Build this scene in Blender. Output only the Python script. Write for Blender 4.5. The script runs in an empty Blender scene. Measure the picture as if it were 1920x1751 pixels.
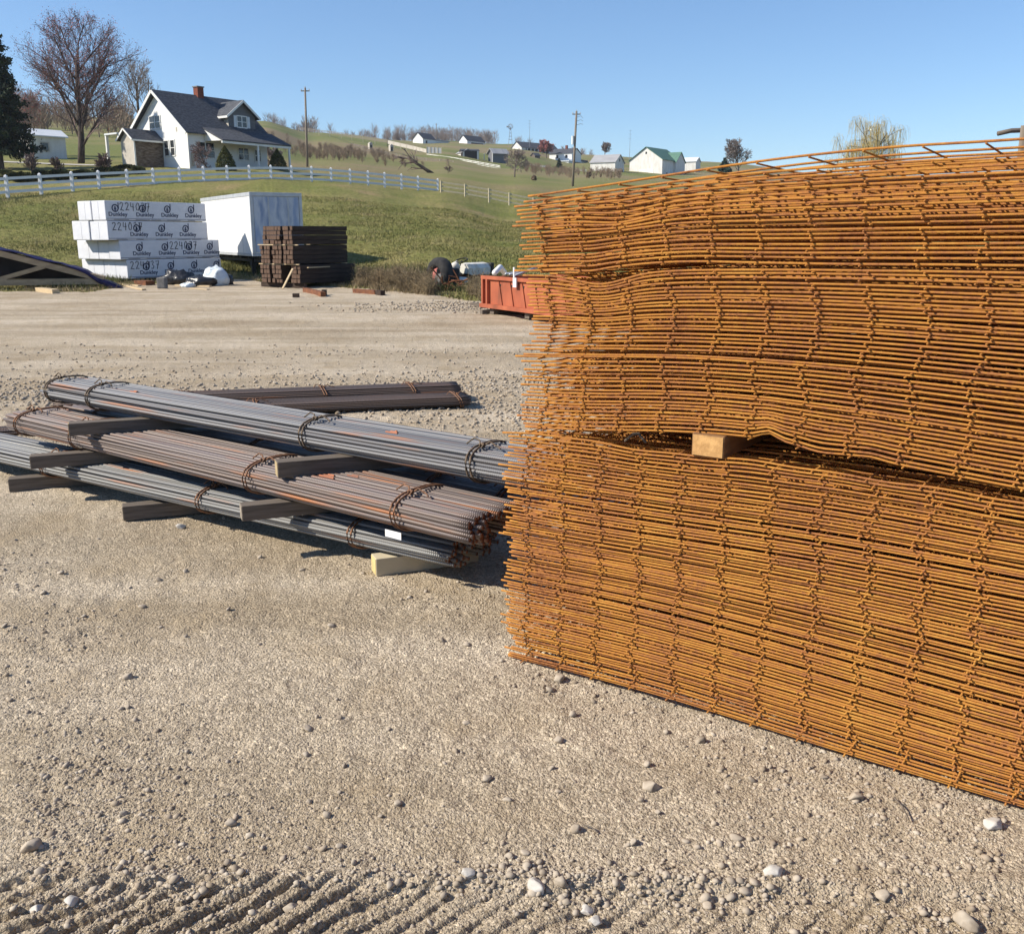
import bpy, math, random
import numpy as np
from math import sin, cos, tan, atan, atan2, sqrt, pi, radians, exp, log
from mathutils import Vector, Matrix

random.seed(7); RNG = np.random.default_rng(11)
S = bpy.context.scene
COL = S.collection

# ------------------------------------------------------------------ camera, world, sun, exposure
F, CX, CY, H = 1800., 960., 875.5, 1.6
PIT = atan(435/1800.)
cd = bpy.data.cameras.new('camera'); cam = bpy.data.objects.new('camera', cd); COL.objects.link(cam)
cd.sensor_fit = 'HORIZONTAL'; cd.sensor_width = 36; cd.lens = F/1920*36
cd.clip_start = .05; cd.clip_end = 9000
cam.location = (0, 0, H); cam.rotation_euler = (pi/2 - PIT, 0, 0)
S.camera = cam
SUN_DIR = Vector((-1, -.2, 0)).normalized(); ELEV = radians(37)
w = bpy.data.worlds.new('World'); S.world = w; w.use_nodes = True
nt = w.node_tree; bg = nt.nodes['Background']
sky = nt.nodes.new('ShaderNodeTexSky'); sky.sky_type = 'NISHITA'; sky.sun_disc = False
sky.sun_elevation = ELEV; sky.sun_rotation = atan2(SUN_DIR.x, SUN_DIR.y)
sky.air_density = 1.0; sky.dust_density = .1; sky.ozone_density = 6.0; sky.altitude = 350
nt.links.new(sky.outputs[0], bg.inputs[0]); bg.inputs[1].default_value = .112
sl = bpy.data.lights.new('sun', 'SUN'); sl.energy = 5.0; sl.angle = radians(.53); sl.color = (1, .915, .78)
so = bpy.data.objects.new('sun', sl); COL.objects.link(so)
sd = Vector((SUN_DIR.x*cos(ELEV), SUN_DIR.y*cos(ELEV), sin(ELEV)))
so.rotation_euler = sd.to_track_quat('Z', 'Y').to_euler(); so.location = (0, 0, 60)
S.view_settings.view_transform = 'Standard'; S.view_settings.look = 'None'
S.view_settings.exposure = .50; S.view_settings.gamma = 1
S.cycles.max_bounces = 6; S.cycles.diffuse_bounces = 3; S.cycles.glossy_bounces = 2

# ------------------------------------------------------------------ helpers: pixel <-> place
def ray(px, py):
    dx = px-CX; dy = py-CY
    return dx, F*cos(PIT)-dy*sin(PIT), -(dy*cos(PIT)+F*sin(PIT))
def G(px, py, z=0.):
    a, b, c = ray(px, py); t = (z-H)/c
    return Vector((a*t, b*t, z))
def P(px, py, Y):
    a, b, c = ray(px, py); t = Y/b
    return Vector((a*t, Y, H+c*t))

# ------------------------------------------------------------------ noise (numpy)
_perm = RNG.permutation(65536).astype(np.int64)
def _h(ix, iy):
    return _perm[(_perm[ix & 65535] + iy) & 65535] / 65535.0
def vnoise(x, y):
    ix = np.floor(x).astype(np.int64); iy = np.floor(y).astype(np.int64)
    fx = x-ix; fy = y-iy
    fx = fx*fx*(3-2*fx); fy = fy*fy*(3-2*fy)
    a = _h(ix, iy); b = _h(ix+1, iy); c = _h(ix, iy+1); d = _h(ix+1, iy+1)
    return (a*(1-fx)+b*fx)*(1-fy)+(c*(1-fx)+d*fx)*fy - .5
def fbm(x, y, o=3):
    s = 0; a = 1.
    for i in range(o):
        s = s+a*vnoise(x*2**i+17.3*i, y*2**i+5.1*i); a *= .5
    return s

# ------------------------------------------------------------------ materials
def mat(name, cols, rough=.8, scale=4., detail=6., bump=0., bscale=None, metal=0., stretch=(1, 1, 1), ramp=(.35, .65), coords='Object', spec=.3, dist=.02):
    m = bpy.data.materials.new(name); m.use_nodes = True
    n = m.node_tree.nodes; l = m.node_tree.links
    b = n['Principled BSDF']; b.inputs['Roughness'].default_value = rough; b.inputs['Metallic'].default_value = metal
    b.inputs['Specular IOR Level'].default_value = spec
    if len(cols) == 1:
        cols = [cols[0], tuple(c*.82 for c in cols[0])]
    tc = n.new('ShaderNodeTexCoord'); mp = n.new('ShaderNodeMapping'); mp.inputs['Scale'].default_value = stretch
    l.new(tc.outputs[coords], mp.inputs[0])
    no = n.new('ShaderNodeTexNoise'); no.inputs['Scale'].default_value = scale; no.inputs['Detail'].default_value = detail
    l.new(mp.outputs[0], no.inputs[0])
    cr = n.new('ShaderNodeValToRGB'); e = cr.color_ramp.elements
    e[0].position = ramp[0]; e[1].position = ramp[1]
    e[0].color = (*cols[0], 1); e[1].color = (*cols[-1], 1)
    for i, c in enumerate(cols[1:-1]):
        q = e.new(ramp[0]+(ramp[1]-ramp[0])*(i+1)/(len(cols)-1)); q.color = (*c, 1)
    l.new(no.outputs[0], cr.inputs[0]); l.new(cr.outputs[0], b.inputs['Base Color'])
    if bump:
        n2 = n.new('ShaderNodeTexNoise'); n2.inputs['Scale'].default_value = bscale or scale*3; n2.inputs['Detail'].default_value = 4
        l.new(mp.outputs[0], n2.inputs[0])
        bp = n.new('ShaderNodeBump'); bp.inputs['Strength'].default_value = bump; bp.inputs['Distance'].default_value = dist
        l.new(n2.outputs[0], bp.inputs['Height']); l.new(bp.outputs[0], b.inputs['Normal'])
    m['ramp'] = cr.name
    return m

M = {}
M['white_paint'] = mat('white_paint', [(.80, .80, .78), (.70, .70, .68)], .5, 1.2, bump=.1, bscale=20)
M['white_siding'] = mat('white_siding', [(.82, .82, .80), (.72, .72, .71)], .6, .8, bump=.5, bscale=5, stretch=(.05, .05, 1.6), dist=.03)
M['old_white'] = mat('old_white', [(.72, .71, .68), (.60, .58, .54)], .8, 1.4, stretch=(1, 1, .3))
M['vinyl'] = mat('vinyl', [(.80, .80, .80), (.74, .74, .75)], .35, 2)
M['shingle'] = mat('shingle', [(.045, .05, .06), (.095, .10, .115)], .9, 3.5, bump=.6, bscale=14, stretch=(1, 1, 2.5))
M['grey_siding'] = mat('grey_siding', [(.12, .125, .14), (.16, .165, .18)], .7, 2, bump=.4, bscale=5, stretch=(.05, .05, 1.6))
M['beige'] = mat('beige', [(.50, .46, .40), (.42, .39, .34)], .7, 3)
M['stone_wall'] = mat('stone_wall', [(.06, .045, .035), (.16, .12, .09), (.24, .20, .16)], .9, 2.2, bump=.8, bscale=5, stretch=(1, 1, 3.2), ramp=(.3, .7))
M['brick'] = mat('brick', [(.23, .07, .04), (.15, .05, .035)], .9, 5, bump=.5, stretch=(1, 1, 3))
M['glass'] = mat('glass', [(.02, .025, .03), (.05, .055, .06)], .12, 1, spec=.6)
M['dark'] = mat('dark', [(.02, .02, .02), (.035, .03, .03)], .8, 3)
M['green_roof'] = mat('green_roof', [(.10, .20, .15), (.08, .17, .125)], .6, 1, stretch=(3, .3, .3))
M['grey_roof'] = mat('grey_roof', [(.38, .38, .38), (.29, .29, .30)], .6, .8, stretch=(3, .3, .3))
M['white_roof'] = mat('white_roof', [(.62, .66, .68), (.70, .72, .74)], .5, 1)
M['pole_wood'] = mat('pole_wood', [(.16, .13, .10), (.25, .21, .17)], .9, 4, stretch=(4, 4, .3), bump=.4)
M['fence_wood'] = mat('fence_wood', [(.46, .40, .28), (.56, .49, .35)], .9, 4, stretch=(1, 1, 3))
M['wire_metal'] = mat('wire_metal', [(.20, .20, .21), (.25, .25, .26)], .5, 3)
M['bark'] = mat('bark', [(.055, .042, .035), (.11, .085, .07)], .95, 6, bump=.6, stretch=(1, 1, .3))
M['bark_grey'] = mat('bark_grey', [(.13, .11, .095), (.22, .19, .16)], .95, 6, bump=.4, stretch=(1, 1, .3))
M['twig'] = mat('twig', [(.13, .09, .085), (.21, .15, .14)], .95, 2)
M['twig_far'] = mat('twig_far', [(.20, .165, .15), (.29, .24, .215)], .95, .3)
M['bud_red'] = mat('bud_red', [(.30, .09, .08), (.40, .16, .13)], .9, .8)
M['willow'] = mat('willow', [(.60, .48, .20), (.50, .40, .18)], .9, 2)
M['needle'] = mat('needle', [(.010, .022, .012), (.035, .055, .020)], .8, 1.6, ramp=(.4, .6))
M['needle_blue'] = mat('needle_blue', [(.02, .05, .035), (.05, .08, .055)], .8, 1)
M['arbor'] = mat('arbor', [(.035, .05, .010), (.10, .10, .022)], .8, 2.5)
M['hedge'] = mat('hedge', [(.02, .028, .012), (.05, .065, .02)], .9, .8)
M['hedge_light'] = mat('hedge_light', [(.07, .085, .03), (.14, .14, .05)], .9, 2)
M['brush'] = mat('brush', [(.20, .145, .10), (.31, .24, .17)], .95, .5)
M['weed'] = mat('weed', [(.21, .155, .095), (.32, .25, .15), (.12, .09, .055)], .95, 1.5)
M['blade'] = mat('blade', [(.13, .145, .04), (.21, .195, .07), (.35, .29, .15)], .9, .5, ramp=(.3, .72))
M['wrap'] = mat('wrap', [(.70, .715, .76), (.64, .655, .70)], .35, 2.5, bump=.25, bscale=6, stretch=(1, 1, 2), dist=.03)
M['ink'] = mat('ink', [(.015, .025, .07), (.02, .03, .09)], .6, 5)
M['marker'] = mat('marker', [(.012, .012, .02), (.02, .02, .03)], .6, 5)
M['timber'] = mat('timber', [(.028, .018, .014), (.055, .036, .026)], .85, 5, stretch=(.3, 2, 2), bump=.4)
M['timber_end'] = mat('timber_end', [(.085, .052, .036), (.135, .085, .06)], .9, 9)
M['pale_wood'] = mat('pale_wood', [(.55, .43, .27), (.44, .34, .21)], .8, 8, stretch=(.5, 3, 3), bump=.2)
M['grey_wood'] = mat('grey_wood', [(.10, .082, .065), (.17, .14, .115)], .9, 16, stretch=(.25, 3, 3), bump=.5, dist=.006)
M['wood_end'] = mat('wood_end', [(.42, .33, .19), (.30, .23, .13)], .9, 30, bump=.4, dist=.004)
M['truss'] = mat('truss', [(.44, .34, .22), (.32, .24, .16)], .85, 5, stretch=(.4, 2, 2))
M['tarp'] = mat('tarp', [(.022, .018, .085), (.014, .012, .055)], .5, 2, bump=.4, bscale=5, dist=.06)
M['trailer'] = mat('trailer', [(.80, .80, .79), (.72, .72, .71)], .4, 1)
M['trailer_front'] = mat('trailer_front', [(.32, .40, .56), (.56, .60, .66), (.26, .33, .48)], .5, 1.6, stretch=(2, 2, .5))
M['aluminium'] = mat('aluminium', [(.55, .57, .60), (.45, .47, .50)], .4, 4, metal=.3)
M['black'] = mat('black', [(.012, .012, .013), (.03, .03, .03)], .6, 4)
M['bag'] = mat('bag', [(.015, .015, .017), (.03, .03, .034)], .3, 4, bump=.6, bscale=9, spec=.6, dist=.05)
M['white_bag'] = mat('white_bag', [(.70, .76, .80), (.60, .68, .74)], .4, 5, bump=.8, bscale=9, dist=.05)
M['tyre'] = mat('tyre', [(.018, .018, .02), (.04, .038, .036)], .85, 8, bump=.4)
M['red_steel'] = mat('red_steel', [(.42, .125, .06), (.33, .09, .045), (.20, .065, .035)], .75, 2.4, stretch=(1, 1, .5), bump=.3, ramp=(.35, .78))
M['rusty_iron'] = mat('rusty_iron', [(.22, .09, .04), (.12, .05, .03)], .9, 6, bump=.5)
M['tractor_white'] = mat('tractor_white', [(.72, .70, .64), (.55, .48, .38)], .6, 5, ramp=(.4, .75))
M['pink'] = mat('pink', [(.50, .17, .15), (.40, .13, .11)], .7, 5)
M['concrete'] = mat('concrete', [(.16, .16, .155), (.22, .21, .20)], .9, 12, bump=.4)
M['tag'] = mat('tag', [(.80, .80, .80), (.72, .72, .72)], .6, 6)
M['tie'] = mat('tie', [(.26, .13, .07), (.15, .085, .055)], .8, 30)
M['tie_dark'] = mat('tie_dark', [(.09, .07, .05), (.17, .12, .08)], .7, 30)
M['rock'] = mat('rock', [(.33, .27, .20), (.42, .36, .285), (.25, .205, .155)], .9, 14, bump=.4, dist=.004)
M['rock_pale'] = mat('rock_pale', [(.44, .41, .36), (.56, .53, .49)], .85, 20, bump=.3, dist=.003)
M['drive'] = mat('drive', [(.46, .43, .38), (.52, .49, .44)], .9, 3)
M['orange_paint'] = mat('orange_paint', [(.48, .17, .08), (.34, .13, .07)], .7, 30)

# pebbles: many small stones, tone varies from stone to stone
def pebble_mat():
    m = mat('pebble', [(.26, .205, .145), (.37, .305, .23), (.47, .41, .33)], .9, 23, 1, bump=.3, dist=.003, ramp=(.3, .7))
    return m
M['pebble'] = pebble_mat()

# rusty welded wire
def rust_mat():
    m = bpy.data.materials.new('rusty_wire'); m.use_nodes = True
    n = m.node_tree.nodes; l = m.node_tree.links; b = n['Principled BSDF']
    b.inputs['Roughness'].default_value = .95; b.inputs['Specular IOR Level'].default_value = .08
    tc = n.new('ShaderNodeTexCoord'); oi = n.new('ShaderNodeObjectInfo')
    ad = n.new('ShaderNodeVectorMath'); ad.operation = 'ADD'
    sc = n.new('ShaderNodeVectorMath'); sc.operation = 'SCALE'; sc.inputs['Scale'].default_value = .6
    cb = n.new('ShaderNodeCombineXYZ')
    l.new(oi.outputs['Random'], cb.inputs[2]); l.new(cb.outputs[0], sc.inputs[0])
    l.new(tc.outputs['Object'], ad.inputs[0]); l.new(sc.outputs[0], ad.inputs[1])
    n1 = n.new('ShaderNodeTexNoise'); n1.inputs['Scale'].default_value = 5; n1.inputs['Detail'].default_value = 5
    n2 = n.new('ShaderNodeTexNoise'); n2.inputs['Scale'].default_value = 70; n2.inputs['Detail'].default_value = 3
    l.new(ad.outputs[0], n1.inputs[0]); l.new(ad.outputs[0], n2.inputs[0])
    mx = n.new('ShaderNodeMix'); mx.data_type = 'FLOAT'; mx.inputs[0].default_value = .42
    l.new(n1.outputs[0], mx.inputs[2]); l.new(n2.outputs[0], mx.inputs[3])
    cr = n.new('ShaderNodeValToRGB'); e = cr.color_ramp.elements
    e[0].position = .30; e[0].color = (.17, .065, .028, 1)
    e[1].position = .68; e[1].color = (.49, .25, .058, 1)
    q = e.new(.42); q.color = (.34, .145, .055, 1)
    q = e.new(.52); q.color = (.41, .180, .044, 1)
    l.new(mx.outputs[0], cr.inputs[0]); l.new(cr.outputs[0], b.inputs['Base Color'])
    bp = n.new('ShaderNodeBump'); bp.inputs['Strength'].default_value = .5; bp.inputs['Distance'].default_value = .002
    n3 = n.new('ShaderNodeTexNoise'); n3.inputs['Scale'].default_value = 260
    l.new(tc.outputs['Object'], n3.inputs[0]); l.new(n3.outputs[0], bp.inputs['Height']); l.new(bp.outputs[0], b.inputs['Normal'])
    return m
M['rust_wire'] = rust_mat()

# ribbed reinforcing bar: tone differs from bar to bar, rust runs in streaks, ribs as bump
def bar_mat(name, tones, rustamt):
    m = bpy.data.materials.new(name); m.use_nodes = True
    n = m.node_tree.nodes; l = m.node_tree.links; b = n['Principled BSDF']
    b.inputs['Roughness'].default_value = .5; b.inputs['Metallic'].default_value = .25; b.inputs['Specular IOR Level'].default_value = .45
    tc = n.new('ShaderNodeTexCoord'); oi = n.new('ShaderNodeObjectInfo')
    cr = n.new('ShaderNodeValToRGB'); e = cr.color_ramp.elements
    e[0].position = 0; e[0].color = (*tones[0], 1); e[1].position = 1; e[1].color = (*tones[-1], 1)
    for i, t in enumerate(tones[1:-1]):
        q = e.new((i+1)/(len(tones)-1)); q.color = (*t, 1)
    l.new(oi.outputs['Random'], cr.inputs[0])
    mp = n.new('ShaderNodeMapping'); mp.inputs['Scale'].default_value = (.5, 8, 8)
    cb = n.new('ShaderNodeCombineXYZ'); ml = n.new('ShaderNodeMath'); ml.operation = 'MULTIPLY'; ml.inputs[1].default_value = 57
    l.new(oi.outputs['Random'], ml.inputs[0]); l.new(ml.outputs[0], cb.inputs[0]); l.new(cb.outputs[0], mp.inputs['Location'])
    l.new(tc.outputs['Object'], mp.inputs[0])
    no = n.new('ShaderNodeTexNoise'); no.inputs['Scale'].default_value = 3; no.inputs['Detail'].default_value = 5
    l.new(mp.outputs[0], no.inputs[0])
    r2 = n.new('ShaderNodeValToRGB'); r2.color_ramp.elements[0].position = .62-rustamt; r2.color_ramp.elements[1].position = .80-rustamt
    l.new(no.outputs[0], r2.inputs[0])
    mx = n.new('ShaderNodeMix'); mx.data_type = 'RGBA'; mx.inputs[7].default_value = (.33, .13, .05, 1)
    l.new(r2.outputs[0], mx.inputs[0]); l.new(cr.outputs[0], mx.inputs[6]); l.new(mx.outputs[2], b.inputs['Base Color'])
    wv = n.new('ShaderNodeTexWave'); wv.inputs['Scale'].default_value = 26; wv.bands_direction = 'X'; wv.inputs['Distortion'].default_value = .3
    l.new(tc.outputs['Object'], wv.inputs[0])
    bp = n.new('ShaderNodeBump'); bp.inputs['Strength'].default_value = .55; bp.inputs['Distance'].default_value = .0025
    l.new(wv.outputs[1], bp.inputs['Height']); l.new(bp.outputs[0], b.inputs['Normal'])
    return m
M['bar_blue'] = bar_mat('bar_blue', [(.14, .145, .155), (.20, .20, .205), (.11, .11, .12), (.17, .16, .15)], .05)
M['bar_brown'] = bar_mat('bar_brown', [(.16, .12, .10), (.21, .175, .16), (.12, .095, .085), (.18, .15, .15)], .07)
M['bar_grey'] = bar_mat('bar_grey', [(.18, .185, .185), (.23, .23, .225), (.14, .14, .145), (.20, .195, .185)], .02)
M['bar_dark'] = bar_mat('bar_dark', [(.10, .075, .062), (.14, .10, .08), (.07, .06, .06)], .04)

# ------------------------------------------------------------------ object helpers
def tagp(o, label=None, cat=None, group=None, kind=None):
    if label: o['label'] = label
    if cat: o['category'] = cat
    if group: o['group'] = group
    if kind: o['kind'] = kind
    return o
def empty(name, loc=(0, 0, 0), rz=0., label=None, cat=None, group=None, rot=None):
    o = bpy.data.objects.new(name, None); COL.objects.link(o); o.location = loc
    o.rotation_euler = rot if rot else (0, 0, rz)
    o.empty_display_size = .2
    return tagp(o, label, cat, group)
def link(name, me, m=None, parent=None, smooth=False):
    o = bpy.data.objects.new(name, me); COL.objects.link(o)
    if m and not me.materials: me.materials.append(m)
    if parent: o.parent = parent
    if smooth: me.shade_smooth()
    return o
def copy_tree(o, parent=None):
    c = o.copy(); COL.objects.link(c)
    if parent: c.parent = parent
    for ch in [k for k in COL.objects if k.parent == o]:
        copy_tree(ch, c)
    return c
def npmesh(name, V, Q):
    V = np.asarray(V, dtype=np.float32).reshape(-1, 3); Q = np.asarray(Q, dtype=np.int32)
    me = bpy.data.meshes.new(name); k = Q.shape[1]
    me.vertices.add(len(V)); me.vertices.foreach_set('co', V.ravel())
    me.loops.add(Q.size); me.loops.foreach_set('vertex_index', Q.ravel())
    me.polygons.add(len(Q)); me.polygons.foreach_set('loop_start', np.arange(0, Q.size, k, dtype=np.int32))
    me.polygons.foreach_set('loop_total', np.full(len(Q), k, dtype=np.int32))
    me.update(calc_edges=True); me.validate()
    return me
def np_tubes(Pts, R, sides=6):
    """Pts (N,n,3), R scalar / (N,n) -> verts, quads; caps as quads folded"""
    Pts = np.asarray(Pts, float); N, n, _ = Pts.shape
    T = np.gradient(Pts, axis=1); T /= np.linalg.norm(T, axis=2, keepdims=True)+1e-12
    ref = np.where(np.abs(T[..., 2:3]) > .9, np.array([1., 0, 0]), np.array([0, 0, 1.]))
    A = np.cross(T, ref); A /= np.linalg.norm(A, axis=2, keepdims=True)+1e-12
    B = np.cross(A, T)
    R = np.broadcast_to(np.asarray(R, float), (N, n))
    th = np.arange(sides)*2*pi/sides+pi/sides
    V = Pts[:, :, None, :]+R[:, :, None, None]*(np.cos(th)[None, None, :, None]*A[:, :, None, :]+np.sin(th)[None, None, :, None]*B[:, :, None, :])
    idx = np.arange(N*n*sides).reshape(N, n, sides)
    a = idx[:, :-1, :]; b = np.roll(a, -1, 2); c = idx[:, 1:, :]; d = np.roll(c, -1, 2)
    Q = np.stack([a, b, d, c], -1).reshape(-1, 4)
    # end caps (fan of quads through ring)
    caps = []
    for e, rev in ((0, True), (n-1, False)):
        r = idx[:, e, :]
        for k in range(1, sides-2, 2):
            q = np.stack([r[:, 0], r[:, k], r[:, k+1], r[:, k+2]], -1)
            caps.append(q[:, ::-1] if rev else q)
    if sides == 3: return V.reshape(-1, 3), Q
    return V.reshape(-1, 3), np.concatenate([Q]+caps)
def np_join(parts):
    Vs = []; Qs = []; o = 0
    for V, Q in parts:
        Vs.append(V); Qs.append(Q+o); o += len(V)
    return np.concatenate(Vs), np.concatenate(Qs)

class MB:
    def __init__(s): s.v = []; s.f = []
    def add(s, vs, fs):
        o = len(s.v); s.v += [tuple(v) for v in vs]; s.f += [tuple(i+o for i in f) for f in fs]; return s
    def box(s, x0, y0, z0, x1, y1, z1, mt=None):
        vs = [Vector(p) for p in ((x0, y0, z0), (x1, y0, z0), (x1, y1, z0), (x0, y1, z0), (x0, y0, z1), (x1, y0, z1), (x1, y1, z1), (x0, y1, z1))]
        if mt: vs = [mt @ v for v in vs]
        return s.add(vs, [(0, 3, 2, 1), (4, 5, 6, 7), (0, 1, 5, 4), (1, 2, 6, 5), (2, 3, 7, 6), (3, 0, 4, 7)])
    def beam(s, a, b, wd, hg, up=Vector((0, 0, 1))):
        a = Vector(a); b = Vector(b); t = (b-a).normalized(); sd_ = t.cross(up)
        if sd_.length < 1e-4: sd_ = t.cross(Vector((0, 1, 0)))
        sd_.normalize(); u = sd_.cross(t)
        vs = [p+sd_*(i*wd/2)+u*(j*hg/2) for p in (a, b) for i, j in ((-1, -1), (1, -1), (1, 1), (-1, 1))]
        return s.add(vs, [(0, 1, 2, 3), (7, 6, 5, 4), (0, 4, 5, 1), (1, 5, 6, 2), (2, 6, 7, 3), (3, 7, 4, 0)])
    def tube(s, pts, r, n=8, r1=None, close=False):
        pts = [Vector(p) for p in pts]; k = len(pts); rings = []
        for i, p in enumerate(pts):
            t = (pts[min(i+1, k-1)]-pts[max(i-1, 0)]).normalized()
            rf = Vector((0, 0, 1)) if abs(t.z) < .9 else Vector((1, 0, 0))
            a = t.cross(rf).normalized(); b = a.cross(t)
            rr = r+(r1-r)*i/(k-1) if r1 is not None else r
            rings.append([p+rr*(cos(2*pi*j/n)*a+sin(2*pi*j/n)*b) for j in range(n)])
        vs = [v for q in rings for v in q]
        fs = [(i*n+j, i*n+(j+1) % n, (i+1)*n+(j+1) % n, (i+1)*n+j) for i in range(k-1) for j in range(n)]
        fs.append(tuple(range(n-1, -1, -1))); fs.append(tuple((k-1)*n+j for j in range(n)))
        return s.add(vs, fs)
    def poly(s, pts, th):
        """flat polygon extruded by vector th"""
        n = len(pts); th = Vector(th); pts = [Vector(p) for p in pts]
        vs = pts+[p+th for p in pts]
        return s.add(vs, [tuple(range(n))[::-1], tuple(range(n, 2*n))]+[(i, (i+1) % n, n+(i+1) % n, n+i) for i in range(n)])
    def build(s, name, m, parent=None, smooth=False, bevel=0):
        me = bpy.data.meshes.new(name); me.from_pydata(s.v, [], s.f); me.update()
        import bmesh
        bm = bmesh.new(); bm.from_mesh(me); bmesh.ops.recalc_face_normals(bm, faces=bm.faces)
        if bevel: bmesh.ops.bevel(bm, geom=list(bm.edges), offset=bevel, segments=2, affect='EDGES', profile=.6)
        bm.to_mesh(me); bm.free()
        return link(name, me, m, parent, smooth)

# ------------------------------------------------------------------ terrain
COLS = [  # (pixel column, [(distance, pixel row)])
 (-300, [(62, 380), (95, 322), (125, 300), (250, 235), (500, 205)]),
 (0,   [(62, 371), (78, 342), (95, 318), (125, 296), (250, 236), (500, 210)]),
 (300, [(69, 350), (80, 334), (96, 314), (130, 298), (250, 245), (500, 222)]),
 (500, [(74, 343), (86, 328), (102, 314), (130, 306), (250, 250), (450, 226)]),
 (600, [(77, 345), (100, 333), (130, 315), (220, 285), (350, 262), (500, 248)]),
 (820, [(85, 364), (110, 346), (150, 325), (250, 300), (400, 277), (600, 263)]),
 (960, [(74, 406), (88, 387), (104, 366), (150, 336), (300, 312), (450, 280), (650, 268)]),
 (1080, [(70, 428), (88, 411), (104, 386), (140, 347), (330, 322), (480, 295), (700, 288)]),
 (1300, [(70, 425), (100, 390), (150, 356), (330, 332), (500, 306), (700, 302)]),
 (1600, [(70, 430), (100, 400), (150, 372), (330, 345), (500, 334), (700, 330)]),
 (2300, [(70, 430), (100, 405), (150, 380), (330, 350), (500, 340), (700, 336)]),
]
EDGE = [(-400, 33), (0, 32), (150, 30.5), (250, 35), (440, 38), (540, 33), (640, 30.3), (700, 29), (800, 26.5), (900, 24.5), (1000, 24), (1300, 24), (2400, 24)]
EX = np.array([e[0] for e in EDGE], float); EY = np.array([e[1] for e in EDGE], float)
def edge_at(px): return np.interp(px, EX, EY)
def py_ground(Y):
    d = np.arctan2(H, Y); return CY+F*np.tan(d-PIT)
def zfrom(px, py, Y):
    dy = py-CY
    b = F*cos(PIT)-dy*sin(PIT); c = -(dy*cos(PIT)+F*sin(PIT))
    return H+c*Y/b
def terr(x, y):
    x = np.asarray(x, float); y = np.asarray(y, float)
    r = np.hypot(x, y); Y = np.maximum(y, .85*r)+1e-6
    px = np.clip(CX+1852*x/Y, -300, 2300)
    ed = edge_at(px)
    cx = np.array([c[0] for c in COLS], float)
    i = np.clip(np.searchsorted(cx, px)-1, 0, len(cx)-2)
    f = np.clip((px-cx[i])/(cx[i+1]-cx[i]), 0, 1); f = f*f*(3-2*f)
    out = np.zeros_like(Y)
    for wgt, dl in ((.2, -.07), (.2, -.035), (.2, 0), (.2, .035), (.2, .07)):
        lY = np.log(Y)+dl
        cols = []
        for c, tab in COLS:
            e = float(edge_at(c))+2
            ys = [e*.5, e]+[t[0] for t in tab]
            zs = [0., 0.]+[float(zfrom(c, t[1], t[0])) for t in tab]
            z = np.interp(lY, np.log(ys), zs)
            # between known distances follow a straight line of sight height in distance
            z2 = np.interp(np.exp(lY), ys, zs)
            z = z2
            last = ys[-1]
            z = np.where(np.exp(lY) > last, zs[-1]-(np.exp(lY)-last)*.03, z)
            cols.append(z)
        Cc = np.stack(cols)
        k = np.arange(len(Y.ravel()))
        Cf = Cc.reshape(len(cols), -1); ii = i.ravel(); ff = f.ravel()
        zz = Cf[ii, k]*(1-ff)+Cf[ii+1, k]*ff
        out = out+wgt*zz.reshape(Y.shape)
    return np.where(Y < ed*.98, 0, out)
def tz(x, y): return float(terr(np.array([x]), np.array([y]))[0])
def GT(px, Y, dz=0.):
    """point on the terrain at picture column px and distance Y"""
    x = Y*(px-CX)/1852.
    z = 0.
    for _ in range(4):
        z = tz(x, Y)
        fw = Y*cos(PIT)-(z-H)*sin(PIT); x = (px-CX)*fw/F
    return Vector((x, Y, z+dz))

def sstep0(x, a, b):
    t = np.clip((x-a)/(b-a), 0, 1); return t*t*(3-2*t)
def track_h(x, y):
    """chevron lug prints left by a tyre at the near edge of the yard"""
    top = 2.13+.05*fbm(x*1.3+3, y*0+1, 2)+.02*fbm(x*9, y*9, 2)-.02*x
    inb = 1/(1+np.exp(-(top-y)/.012))*(y > 1.2)
    ph = (x*.9-y*.95)/.080+.75*fbm(x*4, y*4, 2)
    fr = np.abs((ph % 1)-.5)*2
    fr2 = ph % 1; lug = sstep0(fr2, 0, .35)*(1-sstep0(fr2, .78, .86))
    amt = np.clip(.80+1.3*fbm(x*1.9+40, y*1.9, 2), .1, 1)*np.clip((1.1-x)/.4, .2, 1)
    berm = np.exp(-((y-top)/.035)**2)*.013
    return inb*(-.012+.024*lug*amt+.006*fbm(x*26, y*26, 3))+berm
def yard_h(x, y):
    r = np.hypot(x, y)
    far = np.clip((r-2)/20, 0, 1)
    h = .022*fbm(x*.55, y*.55, 2)*np.clip((r-1)/4, .2, 1)
    h = h+.010*fbm(x*4.1, y*4.1, 3)+.0075*fbm(x*17, y*17, 3)+.006*np.abs(fbm(x*46, y*46, 2))
    cl = fbm(x*1.1+9, y*1.1, 3)
    h = h+np.clip(cl-.08, 0, 1)*.05*np.maximum(fbm(x*11, y*11, 3), 0)
    # vehicle ruts running across the yard
    h = h+.02*np.sin(y*1.7+.3*np.sin(x*.3)+fbm(x*.2, y*.9, 2)*2)*np.clip((y-9)/3, 0, 1)*np.clip((30-y)/5, 0, 1)
    h = h+np.where(y < 3, track_h(x, y), 0)
    # flat where the stacked goods stand
    return h

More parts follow.
